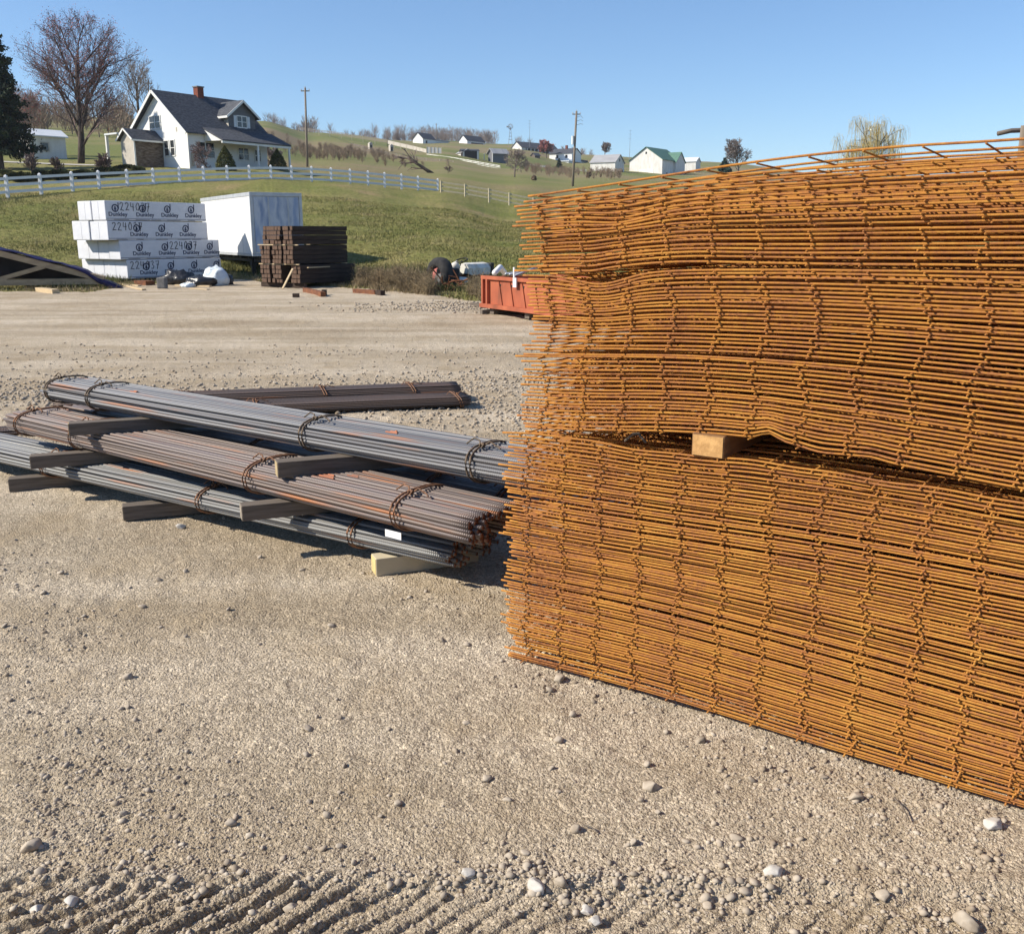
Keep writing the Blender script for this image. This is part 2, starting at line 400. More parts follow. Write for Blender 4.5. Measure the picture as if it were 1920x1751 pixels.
def build_ground():
    th = np.concatenate([np.radians(np.arange(-178, -66, 4.)), np.radians(np.arange(-66, -34, .6)), np.radians(np.arange(-34, 34, .1)), np.radians(np.arange(34, 66, .6)), np.radians(np.arange(66, 182.1, 4.))])
    r = [.15, .5, .9, 1.3, 1.6, 1.75]
    while r[-1] < 4: r.append(r[-1]*1.0024)
    while r[-1] < 12: r.append(r[-1]*1.004)
    while r[-1] < 60: r.append(r[-1]*1.012)
    while r[-1] < 1400: r.append(r[-1]*1.03)
    r = np.array(r)
    T, R = np.meshgrid(th, r)
    X = R*np.sin(T); Y = R*np.cos(T)
    px = np.clip(CX+1852*X/np.maximum(Y, .85*R), -400, 2400)
    ed = edge_at(px)+1.1*fbm(X*.5, Y*.5, 3)
    Z = terr(X, Y)
    nearw = np.clip((60-R)/20, 0, 1)
    gm = R > ed
    Z = Z+np.where(gm, .07*fbm(X*.35, Y*.35, 4)*np.clip((R-ed)/3, 0, 1)+np.where(R < 140, .05*np.clip((R-ed)/2, 0, 1)*fbm(X*3, Y*3, 2), .8*fbm(X*.02, Y*.02, 4)*np.clip((R-140)/200, 0, 1)), yard_h(X, Y))
    V = np.stack([X, Y, Z], -1).reshape(-1, 3)
    nr, ntc = X.shape
    idx = np.arange(nr*ntc).reshape(nr, ntc)
    a = idx[:-1, :-1]; b = idx[:-1, 1:]; c = idx[1:, 1:]; d = idx[1:, :-1]
    Q = np.stack([a, b, c, d], -1).reshape(-1, 4)[:, ::-1]
    gq = gm.reshape(-1)[Q[:, 0]]
    for name, sel, m in (('gravel_yard', ~gq, ground_mat()), ('grass_hill', gq, grass_mat())):
        q = Q[sel]; used = np.unique(q); mp = np.full(len(V), -1); mp[used] = np.arange(len(used))
        me = npmesh(name, V[used], mp[q])
        o = link(name, me, m, smooth=True); o['kind'] = 'structure'

def ground_mat():
    m = bpy.data.materials.new('gravel'); m.use_nodes = True
    n = m.node_tree.nodes; l = m.node_tree.links; b = n['Principled BSDF']
    b.inputs['Roughness'].default_value = .95; b.inputs['Specular IOR Level'].default_value = .15
    ge = n.new('ShaderNodeNewGeometry')
    def noise(s, d=4, st=(1, 1, 1)):
        mp = n.new('ShaderNodeMapping'); mp.inputs['Scale'].default_value = st; l.new(ge.outputs['Position'], mp.inputs[0])
        q = n.new('ShaderNodeTexNoise'); q.inputs['Scale'].default_value = s; q.inputs['Detail'].default_value = d; q.inputs['Roughness'].default_value = .6
        l.new(mp.outputs[0], q.inputs[0]); return q.outputs[0]
    def ramp(src, stops):
        c = n.new('ShaderNodeValToRGB'); e = c.color_ramp.elements
        e[0].position = stops[0][0]; e[0].color = (*stops[0][1], 1); e[1].position = stops[-1][0]; e[1].color = (*stops[-1][1], 1)
        for p, cc in stops[1:-1]:
            q = e.new(p); q.color = (*cc, 1)
        l.new(src, c.inputs[0]); return c.outputs[0]
    def mix(a, bb, f, mode='MIX'):
        q = n.new('ShaderNodeMix'); q.data_type = 'RGBA'; q.blend_type = mode
        l.new(a, q.inputs[6]); l.new(bb, q.inputs[7])
        if isinstance(f, float): q.inputs[0].default_value = f
        else: l.new(f, q.inputs[0])
        return q.outputs[2]
    big = ramp(noise(.45, 6), [(.34, (.39, .31, .21)), (.5, (.52, .435, .32)), (.66, (.60, .515, .395))])
    streak = ramp(noise(.5, 5, (.25, 2.2, 1)), [(.40, (.33, .265, .18)), (.60, (.64, .555, .435))])
    base = mix(big, streak, .45)
    speck = ramp(noise(95, 5), [(.36, (.50, .47, .43)), (.5, (.98, .98, .98)), (.66, (1.30, 1.28, 1.24))])
    base = mix(base, speck, .75, 'MULTIPLY')
    vo = n.new('ShaderNodeTexVoronoi'); vo.inputs['Scale'].default_value = 105; l.new(ge.outputs['Position'], vo.inputs[0])
    vc = ramp(vo.outputs['Color'], [(.25, (.72, .70, .68)), (.6, (1, 1, 1)), (.85, (1.28, 1.28, 1.30))])
    base = mix(base, vc, .8, 'MULTIPLY')
    vo3 = n.new('ShaderNodeTexVoronoi'); vo3.inputs['Scale'].default_value = 16; vo3.inputs['Randomness'].default_value = 1; l.new(ge.outputs['Position'], vo3.inputs[0])
    sp = ramp(vo3.outputs['Distance'], [(.10, (1.7, 1.68, 1.62)), (.16, (1, 1, 1))])
    base = mix(base, sp, .6, 'MULTIPLY')
    dirt = ramp(noise(1.6, 7), [(.50, (0, 0, 0)), (.66, (1, 1, 1))])
    dc = n.new('ShaderNodeRGB'); dc.outputs[0].default_value = (.37, .285, .18, 1)
    df = n.new('ShaderNodeMath'); df.operation = 'MULTIPLY'; df.inputs[1].default_value = .55
    l.new(dirt, df.inputs[0]); base = mix(base, dc.outputs[0], df.outputs[0])
    l.new(base, b.inputs['Base Color'])
    # relief: pebbles of two sizes over fine grit
    vo2 = n.new('ShaderNodeTexVoronoi'); vo2.inputs['Scale'].default_value = 210; l.new(ge.outputs['Position'], vo2.inputs[0])
    h1 = n.new('ShaderNodeMath'); h1.operation = 'MULTIPLY_ADD'; h1.inputs[1].default_value = -.5
    l.new(vo.outputs['Distance'], h1.inputs[0]); l.new(noise(110, 5), h1.inputs[2])
    h2 = n.new('ShaderNodeMath'); h2.operation = 'MULTIPLY_ADD'; h2.inputs[1].default_value = -.3
    l.new(vo2.outputs['Distance'], h2.inputs[0]); l.new(h1.outputs[0], h2.inputs[2])
    h3 = n.new('ShaderNodeMath'); h3.operation = 'MULTIPLY_ADD'; h3.inputs[1].default_value = 1.2
    l.new(noise(14, 6), h3.inputs[0]); l.new(h2.outputs[0], h3.inputs[2])
    bp = n.new('ShaderNodeBump'); bp.inputs['Strength'].default_value = 1; bp.inputs['Distance'].default_value = .0115
    l.new(h3.outputs[0], bp.inputs['Height']); l.new(bp.outputs[0], b.inputs['Normal'])
    return m
def grass_mat():
    m = bpy.data.materials.new('pasture'); m.use_nodes = True
    n = m.node_tree.nodes; l = m.node_tree.links; b = n['Principled BSDF']
    b.inputs['Roughness'].default_value = .95; b.inputs['Specular IOR Level'].default_value = .1
    ge = n.new('ShaderNodeNewGeometry')
    def noise(s, d=4, st=(1, 1, 1)):
        mp = n.new('ShaderNodeMapping'); mp.inputs['Scale'].default_value = st; l.new(ge.outputs['Position'], mp.inputs[0])
        q = n.new('ShaderNodeTexNoise'); q.inputs['Scale'].default_value = s; q.inputs['Detail'].default_value = d; q.inputs['Roughness'].default_value = .65
        l.new(mp.outputs[0], q.inputs[0]); return q.outputs[0]
    def ramp(src, stops):
        c = n.new('ShaderNodeValToRGB'); e = c.color_ramp.elements
        e[0].position = stops[0][0]; e[0].color = (*stops[0][1], 1); e[1].position = stops[-1][0]; e[1].color = (*stops[-1][1], 1)
        for p, cc in stops[1:-1]:
            q = e.new(p); q.color = (*cc, 1)
        l.new(src, c.inputs[0]); return c.outputs[0]
    def mix(a, bb, f, mode='MIX'):
        q = n.new('ShaderNodeMix'); q.data_type = 'RGBA'; q.blend_type = mode
        l.new(a, q.inputs[6]); l.new(bb, q.inputs[7])
        if isinstance(f, float): q.inputs[0].default_value = f
        else: l.new(f, q.inputs[0])
        return q.outputs[2]
    near = ramp(noise(.22, 8, (1, .6, 1)), [(.34, (.27, .215, .105)), (.47, (.205, .195, .07)), (.62, (.155, .17, .048))])
    fine = ramp(noise(5, 5), [(.38, (.6, .6, .5)), (.62, (1.35, 1.3, 1.3))])
    near = mix(near, fine, .8, 'MULTIPLY')
    straw = ramp(noise(1.1, 8), [(.60, (0, 0, 0)), (.68, (1, 1, 1))])
    sc = n.new('ShaderNodeRGB'); sc.outputs[0].default_value = (.36, .30, .16, 1)
    fac = n.new('ShaderNodeMath'); fac.operation = 'MULTIPLY'; fac.inputs[1].default_value = .55
    l.new(straw, fac.inputs[0])
    near = mix(near, sc.outputs[0], fac.outputs[0])
    far = ramp(noise(.018, 8), [(.40, (.25, .195, .12)), (.5, (.205, .195, .085)), (.58, (.155, .175, .06))])
    far = mix(far, fine, .4, 'MULTIPLY')
    sx = n.new('ShaderNodeSeparateXYZ'); l.new(ge.outputs['Position'], sx.inputs[0])
    mr = n.new('ShaderNodeMapRange'); mr.inputs[1].default_value = 75; mr.inputs[2].default_value = 150
    l.new(sx.outputs[1], mr.inputs[0])
    l.new(mix(near, far, mr.outputs[0]), b.inputs['Base Color'])
    bp = n.new('ShaderNodeBump'); bp.inputs['Strength'].default_value = .8; bp.inputs['Distance'].default_value = .12
    l.new(noise(6, 6), bp.inputs['Height']); l.new(bp.outputs[0], b.inputs['Normal'])
    return m
build_ground()

# ------------------------------------------------------------------ loose stones
def ico(sub):
    import bmesh
    bm = bmesh.new(); bmesh.ops.create_icosphere(bm, subdivisions=sub, radius=1)
    V = np.array([v.co[:] for v in bm.verts]); Fc = np.array([[v.index for v in f.verts] for f in bm.faces]); bm.free()
    return V, Fc
ICO = {1: ico(1), 2: ico(2), 3: ico(3)}
def facet(V, seed, n=13, lo=.62, hi=.88):
    rg = np.random.default_rng(seed); V = V.copy()
    for _ in range(n):
        d = rg.normal(size=3); d /= np.linalg.norm(d); t = rg.uniform(lo, hi)
        e = np.maximum(V@d-t, 0); V -= e[:, None]*d[None]
    return V
SHAPES = {1: np.stack([facet(ICO[1][0]*np.array([1, .85, .8]), 100+i, 6) for i in range(12)]), 2: np.stack([facet(ICO[2][0], i) for i in range(12)])}
def stones(N, ysamp, xs, size, sub, name, m, sink=.35, kind='stuff', flat=(.45, .8)):
    V0, F0 = ICO[sub]; y, x = ysamp, xs
    N = len(x)
    z = yard_h(x, y)
    s = size
    sc = np.stack([s*RNG.uniform(.7, 1.25, N), s*RNG.uniform(.7, 1.2, N), s*RNG.uniform(flat[0], flat[1], N)], -1)
    a = RNG.uniform(0, 2*pi, N); tl = RNG.normal(0, .25, N)
    jit = 1+RNG.uniform(-.12, .12, (N, len(V0), 1))
    V = SHAPES[sub][RNG.integers(0, 12, N)]*jit*sc[:, None, :]*1.15
    X = V[..., 0]*np.cos(a)[:, None]-V[..., 1]*np.sin(a)[:, None]
    Yv = V[..., 0]*np.sin(a)[:, None]+V[..., 1]*np.cos(a)[:, None]
    Zv = V[..., 2]+X*np.sin(tl)[:, None]
    W = np.stack([X+x[:, None], Yv+y[:, None], Zv+(z+sc[:, 2]*(1-2*sink))[:, None]], -1)
    Q = F0[None]+(np.arange(N)*len(V0))[:, None, None]
    me = npmesh(name, W.reshape(-1, 3), Q.reshape(-1, F0.shape[1]))
    o = link(name, me, m, smooth=False)
    if kind: o['kind'] = kind
    return o
def scat(N, y0, y1, pw):
    u = RNG.uniform(0, 1, N)
    y = (y0**pw+(y1**pw-y0**pw)*u)**(1/pw)
    x = y*RNG.uniform(-.58, .58, N)
    return x, y
def clump(x, y, thr):
    keep = fbm(x*.9+50, y*.9, 3)+RNG.uniform(-.35, .35, len(x)) > thr
    return x[keep], y[keep]
x, y = scat(110000, 1.75, 8.0, .5); x, y = clump(x, y, .05)
o = stones(0, y, x, np.minimum(np.exp(RNG.normal(-5.95, .38, len(x))), .008)*(1+.06*y), 1, 'fine_gravel', M['pebble'])
x, y = scat(10500, 1.75, 12, .45); x, y = clump(x, y, .16)
o = stones(0, y, x, RNG.uniform(.005, .012, len(x))*(1+.03*y), 1, 'coarse_gravel', M['pebble'])
x, y = scat(330, 1.9, 14, .6)
stones(0, y, x, RNG.uniform(.008, .017, len(x)), 2, 'scattered_stones', M['rock'], sink=.3)
# crushed stone along the tyre track and in strips across the yard
cen = RNG.choice([-.95, -.35, .08, .12, .2, .42, .55, -.05], 900); xb = cen+RNG.normal(0, .13, 900); yb = 2.12+RNG.normal(0, .045, 900)-.02*xb
stones(0, yb, xb, np.minimum(np.exp(RNG.normal(-5.25, .45, 900)), .016), 1, 'track_edge_gravel', M['rock'], sink=.25)
yb = RNG.uniform(1.8, 2.15, 1000); xb = RNG.uniform(-1.3, 1.3, 1000)
stones(0, yb, xb, np.minimum(np.exp(RNG.normal(-5.6, .4, 1000)), .012), 1, 'track_gravel', M['pebble'], sink=.3)
xs_, ys_ = [], []
for cx_, cy_, wx, wy, nn in ((-3.2, 9.6, 2.4, .5, 1500), (1.5, 10.6, 2.4, .5, 1800), (-1.0, 22.2, 1.4, .7, 900), (-6, 10, 1.2, .8, 800), (.3, 8.6, 1., .7, 900), (-1, 13.5, 6, .6, 700)):
    xs_.append(RNG.normal(cx_, wx, nn)); ys_.append(RNG.normal(cy_, wy, nn))
x = np.concatenate(xs_); y = np.concatenate(ys_)
stones(0, y, x, RNG.uniform(.010, .024, len(x))*np.where(y > 18, 1.7, 1), 1, 'crushed_stone', M['pebble'], sink=.25)

BIG = [ # px,py,size,label
 (1008, 1672, .026, 'white round stone, largest among the stones on the tyre track edge', 'rock_pale'),
 (880, 1650, .016, 'small pale angular stone left of the white round stone by the track', 'rock_pale'),
 (1100, 1702, .017, 'oval white stone just right of and below the largest round one', 'rock_pale'),
 (1117, 1728, .015, 'white pebble lying under the oval white stone at the track', 'rock_pale'),
 (1052, 1664, .015, 'buff stone immediately right of the largest white round stone', 'rock'),
 (1810, 1728, .027, 'large grey stone in the bottom right corner of the yard', 'rock'),
 (1862, 1553, .023, 'rounded pale stone near the rusty mesh foot at the right edge', 'rock_pale'),
 (1452, 1646, .020, 'pale jagged stone alone in the gravel right of the tyre track', 'rock_pale'),
 (1605, 1498, .020, 'flat pale stone below the lower edge of the mesh stack', 'rock'),
 (1655, 1683, .017, 'buff stone in the gravel left of the large grey corner stone', 'rock'),
 (545, 1705, .017, 'tan rounded stone sitting in the tyre track at the bottom left of centre', 'rock'),
 (60, 1590, .024, 'brownish flat stone in the gravel near the left edge', 'rock'),
 (70, 1708, .018, 'white angular stone in the tyre track at the far left', 'rock_pale'),
 (135, 1696, .016, 'pale chip beside the white angular stone in the left tyre track', 'rock_pale'),
 (238, 1272, .017, 'buff stone on open gravel in front of the rebar bundles', 'rock'),
 (1050, 1275, .022, 'flat tan stone close to the left foot of the mesh stack', 'rock'),
 (1280, 1308, .017, 'small white stone beside the lower edge of the mesh stack', 'rock_pale'),
 (1220, 1477, .022, 'grey stone half buried in the gravel between track and mesh stack', 'rock'),
 (340, 986, .022, 'flat cream stone beside the timber block under the front rebar bundle', 'rock_pale'),
]
for px, py, s, lab, mm in BIG:
    g = G(px, py)
    V0, F0 = ICO[3]
    d = 1+.45*fbm(V0[:, 0]*1.3+px, V0[:, 1]*1.3+V0[:, 2]*1.7+py, 3)
    V = facet(V0*d[:, None], int(px), 18, .55, .85)*1.15*np.array([s*1.25, s*1.0, s*.8]); a = random.random()*6
    V = np.stack([V[:, 0]*cos(a)-V[:, 1]*sin(a), V[:, 0]*sin(a)+V[:, 1]*cos(a), V[:, 2]], -1)
    me = npmesh('stone', V, F0); o = link('stone', me, M[mm], smooth=False)
    o.location = (g.x, g.y, float(yard_h(np.array([g.x]), np.array([g.y]))[0])+s*.35)
    tagp(o, lab, 'stone', 'larger loose stones on the gravel')

# ------------------------------------------------------------------ stack of rusty welded wire mesh
E1 = Vector((.824, -.566, 0)); E2 = Vector((.566, .824, 0)); O3 = Vector((.015, 3.43, 0))
LEN, DEP, NLONG = 5.6, 2.15, 15
def sstep(x, a, b):
    t = np.clip((x-a)/(b-a), 0, 1); return t*t*(3-2*t)
SK = [0, .3, .6, .9, 1.2, 1.7, 5.6]
PACKS = [  # bottom and top line of each pack along its length, left shift, count, label
 ([.006, .020, .028, .022, .014, .008, .008], [.320, .334, .339, .332, .322, .296, .29], -.045, 30, 'orange rusted welded wire sheet in the lowest pack, lying on the gravel'),
 ([.326, .340, .345, .338, .328, .304, .30], [.594, .599, .609, .618, .624, .622, .62], -.035, 28, 'orange rusted welded wire sheet in the second pack up from the gravel'),
 ([.602, .607, .617, .626, .632, .630, .63], [.902, .908, .903, .915, .918, .893, .88], -.045, 25, 'orange rusted welded wire sheet in the third pack up, just under the brown spacer block'),
 ([.916, .936, .972, .984, .962, .925, .90], [1.190, 1.210, 1.229, 1.237, 1.236, 1.220, 1.2], .035, 21, 'orange rusted welded wire sheet in the pack resting on the brown spacer block'),
 ([1.197, 1.217, 1.236, 1.244, 1.243, 1.227, 1.21], [1.464, 1.470, 1.495, 1.503, 1.506, 1.507, 1.5], .055, 21, 'orange rusted welded wire sheet in the second pack from the top'),
 ([1.470, 1.482, 1.516, 1.513, 1.514, 1.519, 1.51], [1.720, 1.750, 1.776, 1.790, 1.798, 1.806, 1.81], .02, 20, 'orange rusted welded wire sheet in the topmost pack'),
]
def smooth_interp(s, tab):
    r = 0
    for d in (-.12, -.06, 0, .06, .12): r = r+np.interp(s+d, SK, tab)*.2
    return r
def bend(s, k, t):
    """local kinks where a pack rides over something"""
    h = np.zeros_like(s)
    if k == 5: h += -.022*np.exp(-((s-.42)/.13)**2)*exp(-((t-.66)/.16)**2) - .007*(1-t)**2*np.exp(-((s-.30)/.06)**2)
    if k == 4: h += t**1.6*(-.030*np.exp(-((s-.34)/.12)**2))
    if k == 3: h += (1-t)**4*(.020*np.exp(-((s-.94)/.035)**2)-.010*np.exp(-((s-1.10)/.06)**2)+.006*np.exp(-((s-1.25)/.04)**2))
    if k == 2: h += t**6*(.004*np.sin(s*9)+.002*np.sin(s*23))
    return h
sheet_i = 0
nseg = 120
for k, (zlo, zhi, sh, cnt, lab) in enumerate(PACKS):
    pit = np.ones(cnt)+RNG.uniform(-.2, .2, cnt); pit = np.cumsum(pit)-pit[0]; pit = pit/pit[-1]
    for j in range(cnt):
        t = pit[j]
        tip = RNG.normal(0, .012)+(.03 if RNG.random() < .08 else 0); sft = sh+.012*sin(sheet_i*.35)+.006*sin(sheet_i*1.9); ds = RNG.normal(0, .0035)+(.010 if sheet_i % 2 else -.004); dd = RNG.normal(0, .003)
        s = np.linspace(0, LEN, nseg)
        s = np.concatenate([np.linspace(tip, 2.4, 96), np.linspace(2.5, LEN, 24)])
        wob = .0016*fbm(s*1.7+sheet_i*3.1, s*0+sheet_i, 3)*2
        hz0 = smooth_interp(s+sft, zlo)*(1-t)+smooth_interp(s+sft, zhi)*t+.006-.010*t
        zb = float(hz0[0]); hz = hz0-zb+bend(s+sft, k, t)+wob
        topfree = k == 5 and j >= cnt-3
        if topfree:
            lift = (.003, .010, .030)[j-(cnt-3)]
            hz = hz+lift*sstep(s, .25, 1.3)+(.006 if j == cnt-1 else 0)
        zc = zb+hz
        rl, rc = (.0036, .0036, .0036, .0036, .0036, .0037)[k], .0029
        def pt(ss, dd_, zz):
            return np.stack([O3.x+E1.x*ss+E2.x*dd_, O3.y+E1.y*ss+E2.y*dd_, zz], -1)
        ygap = np.array([0]+[i*.1524 for i in range(1, NLONG)])+dd
        parts = []
        # two front longitudinal wires in full detail, the inner ones coarser
        fr = np.stack([pt(s+sft, ygap[0]+.0006*np.sin(s*9+j), zc)])
        parts.append(np_tubes(fr, rl, 8))
        ci = np.concatenate([np.arange(0, 96, 5), np.arange(96, 120, 4), [119]])
        inner = []
        for q in range(1, NLONG):
            att = exp(-ygap[q]/3.0)
            inner.append(pt(s[ci]+sft, np.full(len(ci), ygap[q]+RNG.uniform(-.05, .05)), zb+(hz[ci]*att)+.0005*q))
        parts.append(np_tubes(np.stack(inner), rl, 5))
        # cross wires welded under (or over) the longitudinals
        sx = np.arange(.085, LEN-.05, .1524)+ds
        sgn = -1 if (j % 2 == 0) else -1
        zz = np.interp(sx, s, hz)
        dep = np.array([-.013+RNG.normal(0, .002), .35, 1.0, DEP])
        cw = []
        for sx_, z_ in zip(sx, zz):
            d_ = dep.copy(); d_[0] += RNG.normal(0, .0025)
            ss = np.full(4, sx_+sft)+np.array([RNG.normal(0, .0015), 0, 0, 0])
            zq = zb+z_*np.exp(-np.maximum(d_, 0)/3.0)-.0056
            zq[0] += RNG.normal(0, .0006)
            cw.append(pt(ss, d_, zq))
        parts.append(np_tubes(np.stack(cw), rc, 6))
        V, Q = np_join(parts)
        me = npmesh('wire_mesh_sheet', V, Q)
        o = link('wire_mesh_sheet', me, M['rust_wire'], smooth=True)
        l_ = lab
        if topfree and j == cnt-1: l_ = 'topmost rusty wire sheet, bowed up off the stack against the sky'
        tagp(o, l_, 'wire mesh', 'rusty welded wire mesh sheets stacked in packs')
        sheet_i += 1
# spacer block held between the packs
def at_s(s, d, z): return O3+E1*s+E2*d+Vector((0, 0, z))
sa, sb = .695, .805
Mx = Matrix(((E1.x, E2.x, 0), (E1.y, E2.y, 0), (0, 0, 1)))
blk = MB()
zb0, zb1 = .908, .982
def block(name, org, dirv, L, wd, hg, m, me_, label, cat='timber block', group=None, tilt=0.):
    """sawn block: body + two end-grain faces as one thing"""
    d = Vector(dirv).normalized(); a = atan2(d.y, d.x)
    o = empty(name, org, label=label, cat=cat, group=group, rot=(0, tilt, a))
    b = MB(); b.box(0, -wd/2, 0, L, wd/2, hg); bo = b.build('beam', m, o, bevel=.004)
    e = MB(); e.box(-.002, -wd/2+.004, .004, 0.001, wd/2-.004, hg-.004); e.build('end_grain', me_, o)
    e = MB(); e.box(L-.001, -wd/2+.004, .004, L+.002, wd/2-.004, hg-.004); e.build('end_grain', me_, o)
    return o
M['block_end'] = mat('block_end', [(.62, .37, .15), (.46, .26, .10), (.52, .30, .12)], .9, 26, bump=.5, dist=.003)
M['block_side'] = mat('block_side', [(.22, .12, .055), (.16, .08, .035)], .9, 12, stretch=(.4, 3, 3))
block('spacer_block', at_s((sa+sb)/2, -.015, zb0), E2, 2.1, sb-sa, zb1-zb0, M['block_side'], M['block_end'], 'brown square timber block wedged in the gap between mesh packs', 'timber block')
# plastic tag bits seen near the upper left of the top pack
# bent offcut of wire lying in the gap
b = MB(); c0 = at_s(.46, .03, .925)
b.tube([c0+E1*-.03+Vector((0, 0, -.01)), c0+E1*.0+Vector((0, 0, .018)), c0+E1*.02+Vector((0, 0, .022)), c0+E1*.05+Vector((0, 0, -.006))], .005, 6)
tagp(b.build('wire_offcut', M['grey_wood'], smooth=True), 'short bent dull wire offcut in the dark gap left of the brown block', 'wire')

# ------------------------------------------------------------------ rebar bundles
def bar_variant(seed, L, r, nseg=40):
    rg = np.random.default_rng(seed)
    s = np.linspace(0, L, nseg)
    a, b_ = rg.normal(0, .004, 2); p = rg.uniform(0, 6)
    Pn = np.stack([s, .004*np.sin(s*1.1+p)+a*s*.5, .003*np.sin(s*.9+p*2)], -1)
    V, Q = np_tubes(Pn[None], r, 8)
    return npmesh('rebar', V, Q)
def superell(W, Hh, a, n=2.6):
    c, s = cos(a), sin(a)
    return (W/2*math.copysign(abs(c)**(2/n), c), Hh/2*math.copysign(abs(s)**(2/n), s))
def bundle(name, near, far, L, W, Hh, d, m, label, ties, nmax=100, seed=1, back=0., tie_m='tie', jag=.03, zfar=None):
    """near: low front edge point at the right-hand end, far: another point of the same edge"""
    near = Vector(near); far = Vector(far)
    dirv = (far-near); dirv.z = 0; dirv.normalize()
    a = atan2(dirv.y, dirv.x)
    side = Vector((-dirv.y, dirv.x, 0))
    if side.y < 0: side = -side
    o = empty(name, near, label=label, cat='rebar bundle', group='tied bundles of reinforcing bars', rot=(0, -atan2((far.z-near.z), (Vector((far.x, far.y, 0))-Vector((near.x, near.y, 0))).length), a))
    sgn = 1 if (Vector((-sin(a), cos(a), 0)).dot(side) > 0) else -1
    rg = random.Random(seed)
    vs = [bar_variant(seed*10+i, L, d/2) for i in range(4)]
    for v in vs:
        v.materials.append(m); v.materials.append(M['rusty_iron'])
        for pgn in v.polygons:
            if abs(pgn.normal.x) > .9: pgn.material_index = 1
    rows = max(2, int((Hh-d)/(d*.866))+1); pts = []
    for rI in range(rows):
        z = d/2+rI*d*.866
        u = abs((z-Hh/2)/(Hh/2)); wd = W*(max(0, 1-u**2.6))**(1/2.6)*1.0
        wd = max(wd, W*.45)
        nb = max(1, int(wd/d)); off = (rI % 2)*d/2
        for q in range(nb):
            yy = W/2-wd/2+(q+.5)*(wd/nb)+rg.uniform(-.08, .08)*d
            pts.append((yy, z+rg.uniform(-.06, .06)*d))
    # keep the outer bars first (they are the ones seen)
    pts.sort(key=lambda p: -(max(abs(p[0]-W/2)/(W/2), (p[1]-Hh/2)/(Hh/2)*1.2)))
    pts = pts[:nmax]
    for (yy, zz) in pts:
        b = bpy.data.objects.new('rebar', vs[rg.randrange(4)]); COL.objects.link(b); b.parent = o
        b.location = (rg.uniform(-jag, jag)+back, sgn*yy, zz)
        b.rotation_euler = (rg.uniform(0, 6.28) if False else 0, rg.gauss(0, .0006), rg.gauss(0, .0009))
    for tpos, kindt in ties:
        mb = MB()
        for st in (-.012, .012):
            cyc = []
            N = 22
            for i in range(N+1):
                y_, z_ = superell(W+.045, Hh+.020, 2*pi*i/N-.6, 2.5)
                cyc.append(Vector((tpos+st+.03*sin(2*pi*i/N), sgn*(W/2+y_), Hh/2-.004+z_)))
            mb.tube(cyc, .0055, 5)
        tw = Vector((tpos, sgn*W*.30, Hh-.001))
        for q in (-1, 1):
            mb.tube([tw, tw+Vector((q*.03, sgn*.02, .028)), tw+Vector((q*.07, sgn*.03, .020+.012*q)), tw+Vector((q*.10, sgn*.01, .004))], .0042, 5)
        for i in range(4):
            mb.tube([tw+Vector((.012*cos(i*2.), .012*sin(i*2.), 0)), tw+Vector((.012*cos(i*2.+1.5), .012*sin(i*2.+1.5), .02))], .005, 5)
        mb.build('wire_tie', M[tie_m], o, smooth=True)
    return o, sgn
zA, zB, zC = .09, .29, .49
nA = G(845, 1073, zA); fA = G(154, 912, zA)
nB = G(883, 1033, zB); fB = G(208, 862, zB); fB = nB+(fB-nB)*1.5
nC = G(917, 913, zC); fC = G(365, 807, zC)
dC = (fC-nC).normalized(); LC = (G(88, 776, zC)-nC).length+.75; nC = nC-dC*.30
LB_ = (G(4, 836, zB)-nB).length
bA, sA = bundle('rebar_bundle', nA, fA, 6.1, .40, .125, .0195, M['bar_grey'], 'grey rebar bundle at the bottom of the pile, nearest the camera on timber blocks', [(.62, 0), (1.75, 0), (3.25, 0)], seed=3, back=.02)
bB, sB = bundle('rebar_bundle', nB, fB, LB_+.38, .40, .15, .0195, M['bar_brown'], 'brownish rebar bundle with round rusty ends showing, in the middle layer', [(.46, 0), (1.52, 0), (3.25, 0), (3.95, 0)], seed=5, back=.0, jag=.025)
side = Vector((-(fB-nB).y, (fB-nB).x, 0)).normalized(); side = side if side.y > 0 else -side
nB2 = nB+side*.42+Vector((.36, -.26, -.01)); fB2 = fB+side*.42
bB2, _ = bundle('rebar_bundle', nB2, fB2, 4.6, .34, .13, .0195, M['bar_brown'], 'brown-grey rebar bundle in the middle layer, behind the one with the rusty ends', [(.65, 0), (1.10, 0), (2.5, 0), (4.2, 0)], seed=6, nmax=80)
bC, _ = bundle('rebar_bundle', nC, fC, LC, .34, .15, .0195, M['bar_blue'], 'blue-grey rebar bundle lying on top of the pile, crossing behind', [(.42, 0), (1.55, 0), (LC-.55, 0), (LC-.04, 0)], seed=8, tie_m='tie_dark', nmax=100)
# white tag of the middle bundle and orange paint marks
tg = MB(); tg.box(.40, -sB*.012, .006, .50, -sB*.010, -.028); tg.build('tag', M['tag'], bB)
for (bo, xx, yy, zz, ln) in ((bB, 1.02, .14, .136, .10), (bB, .93, .22, .136, .06), (bC, 1.02, .15, .136, .06), (bC, 3.25, .12, .136, .05)):
    s_ = sB
    mk = MB()
    for q in range(3):
        mk.tube([Vector((xx+.02*q-.02, s_*(yy+q*.0195), zz)), Vector((xx+ln-.015*q, s_*(yy+q*.0195), zz))], .0052, 6)
    mk.build('paint_mark', M['orange_paint'], bo)
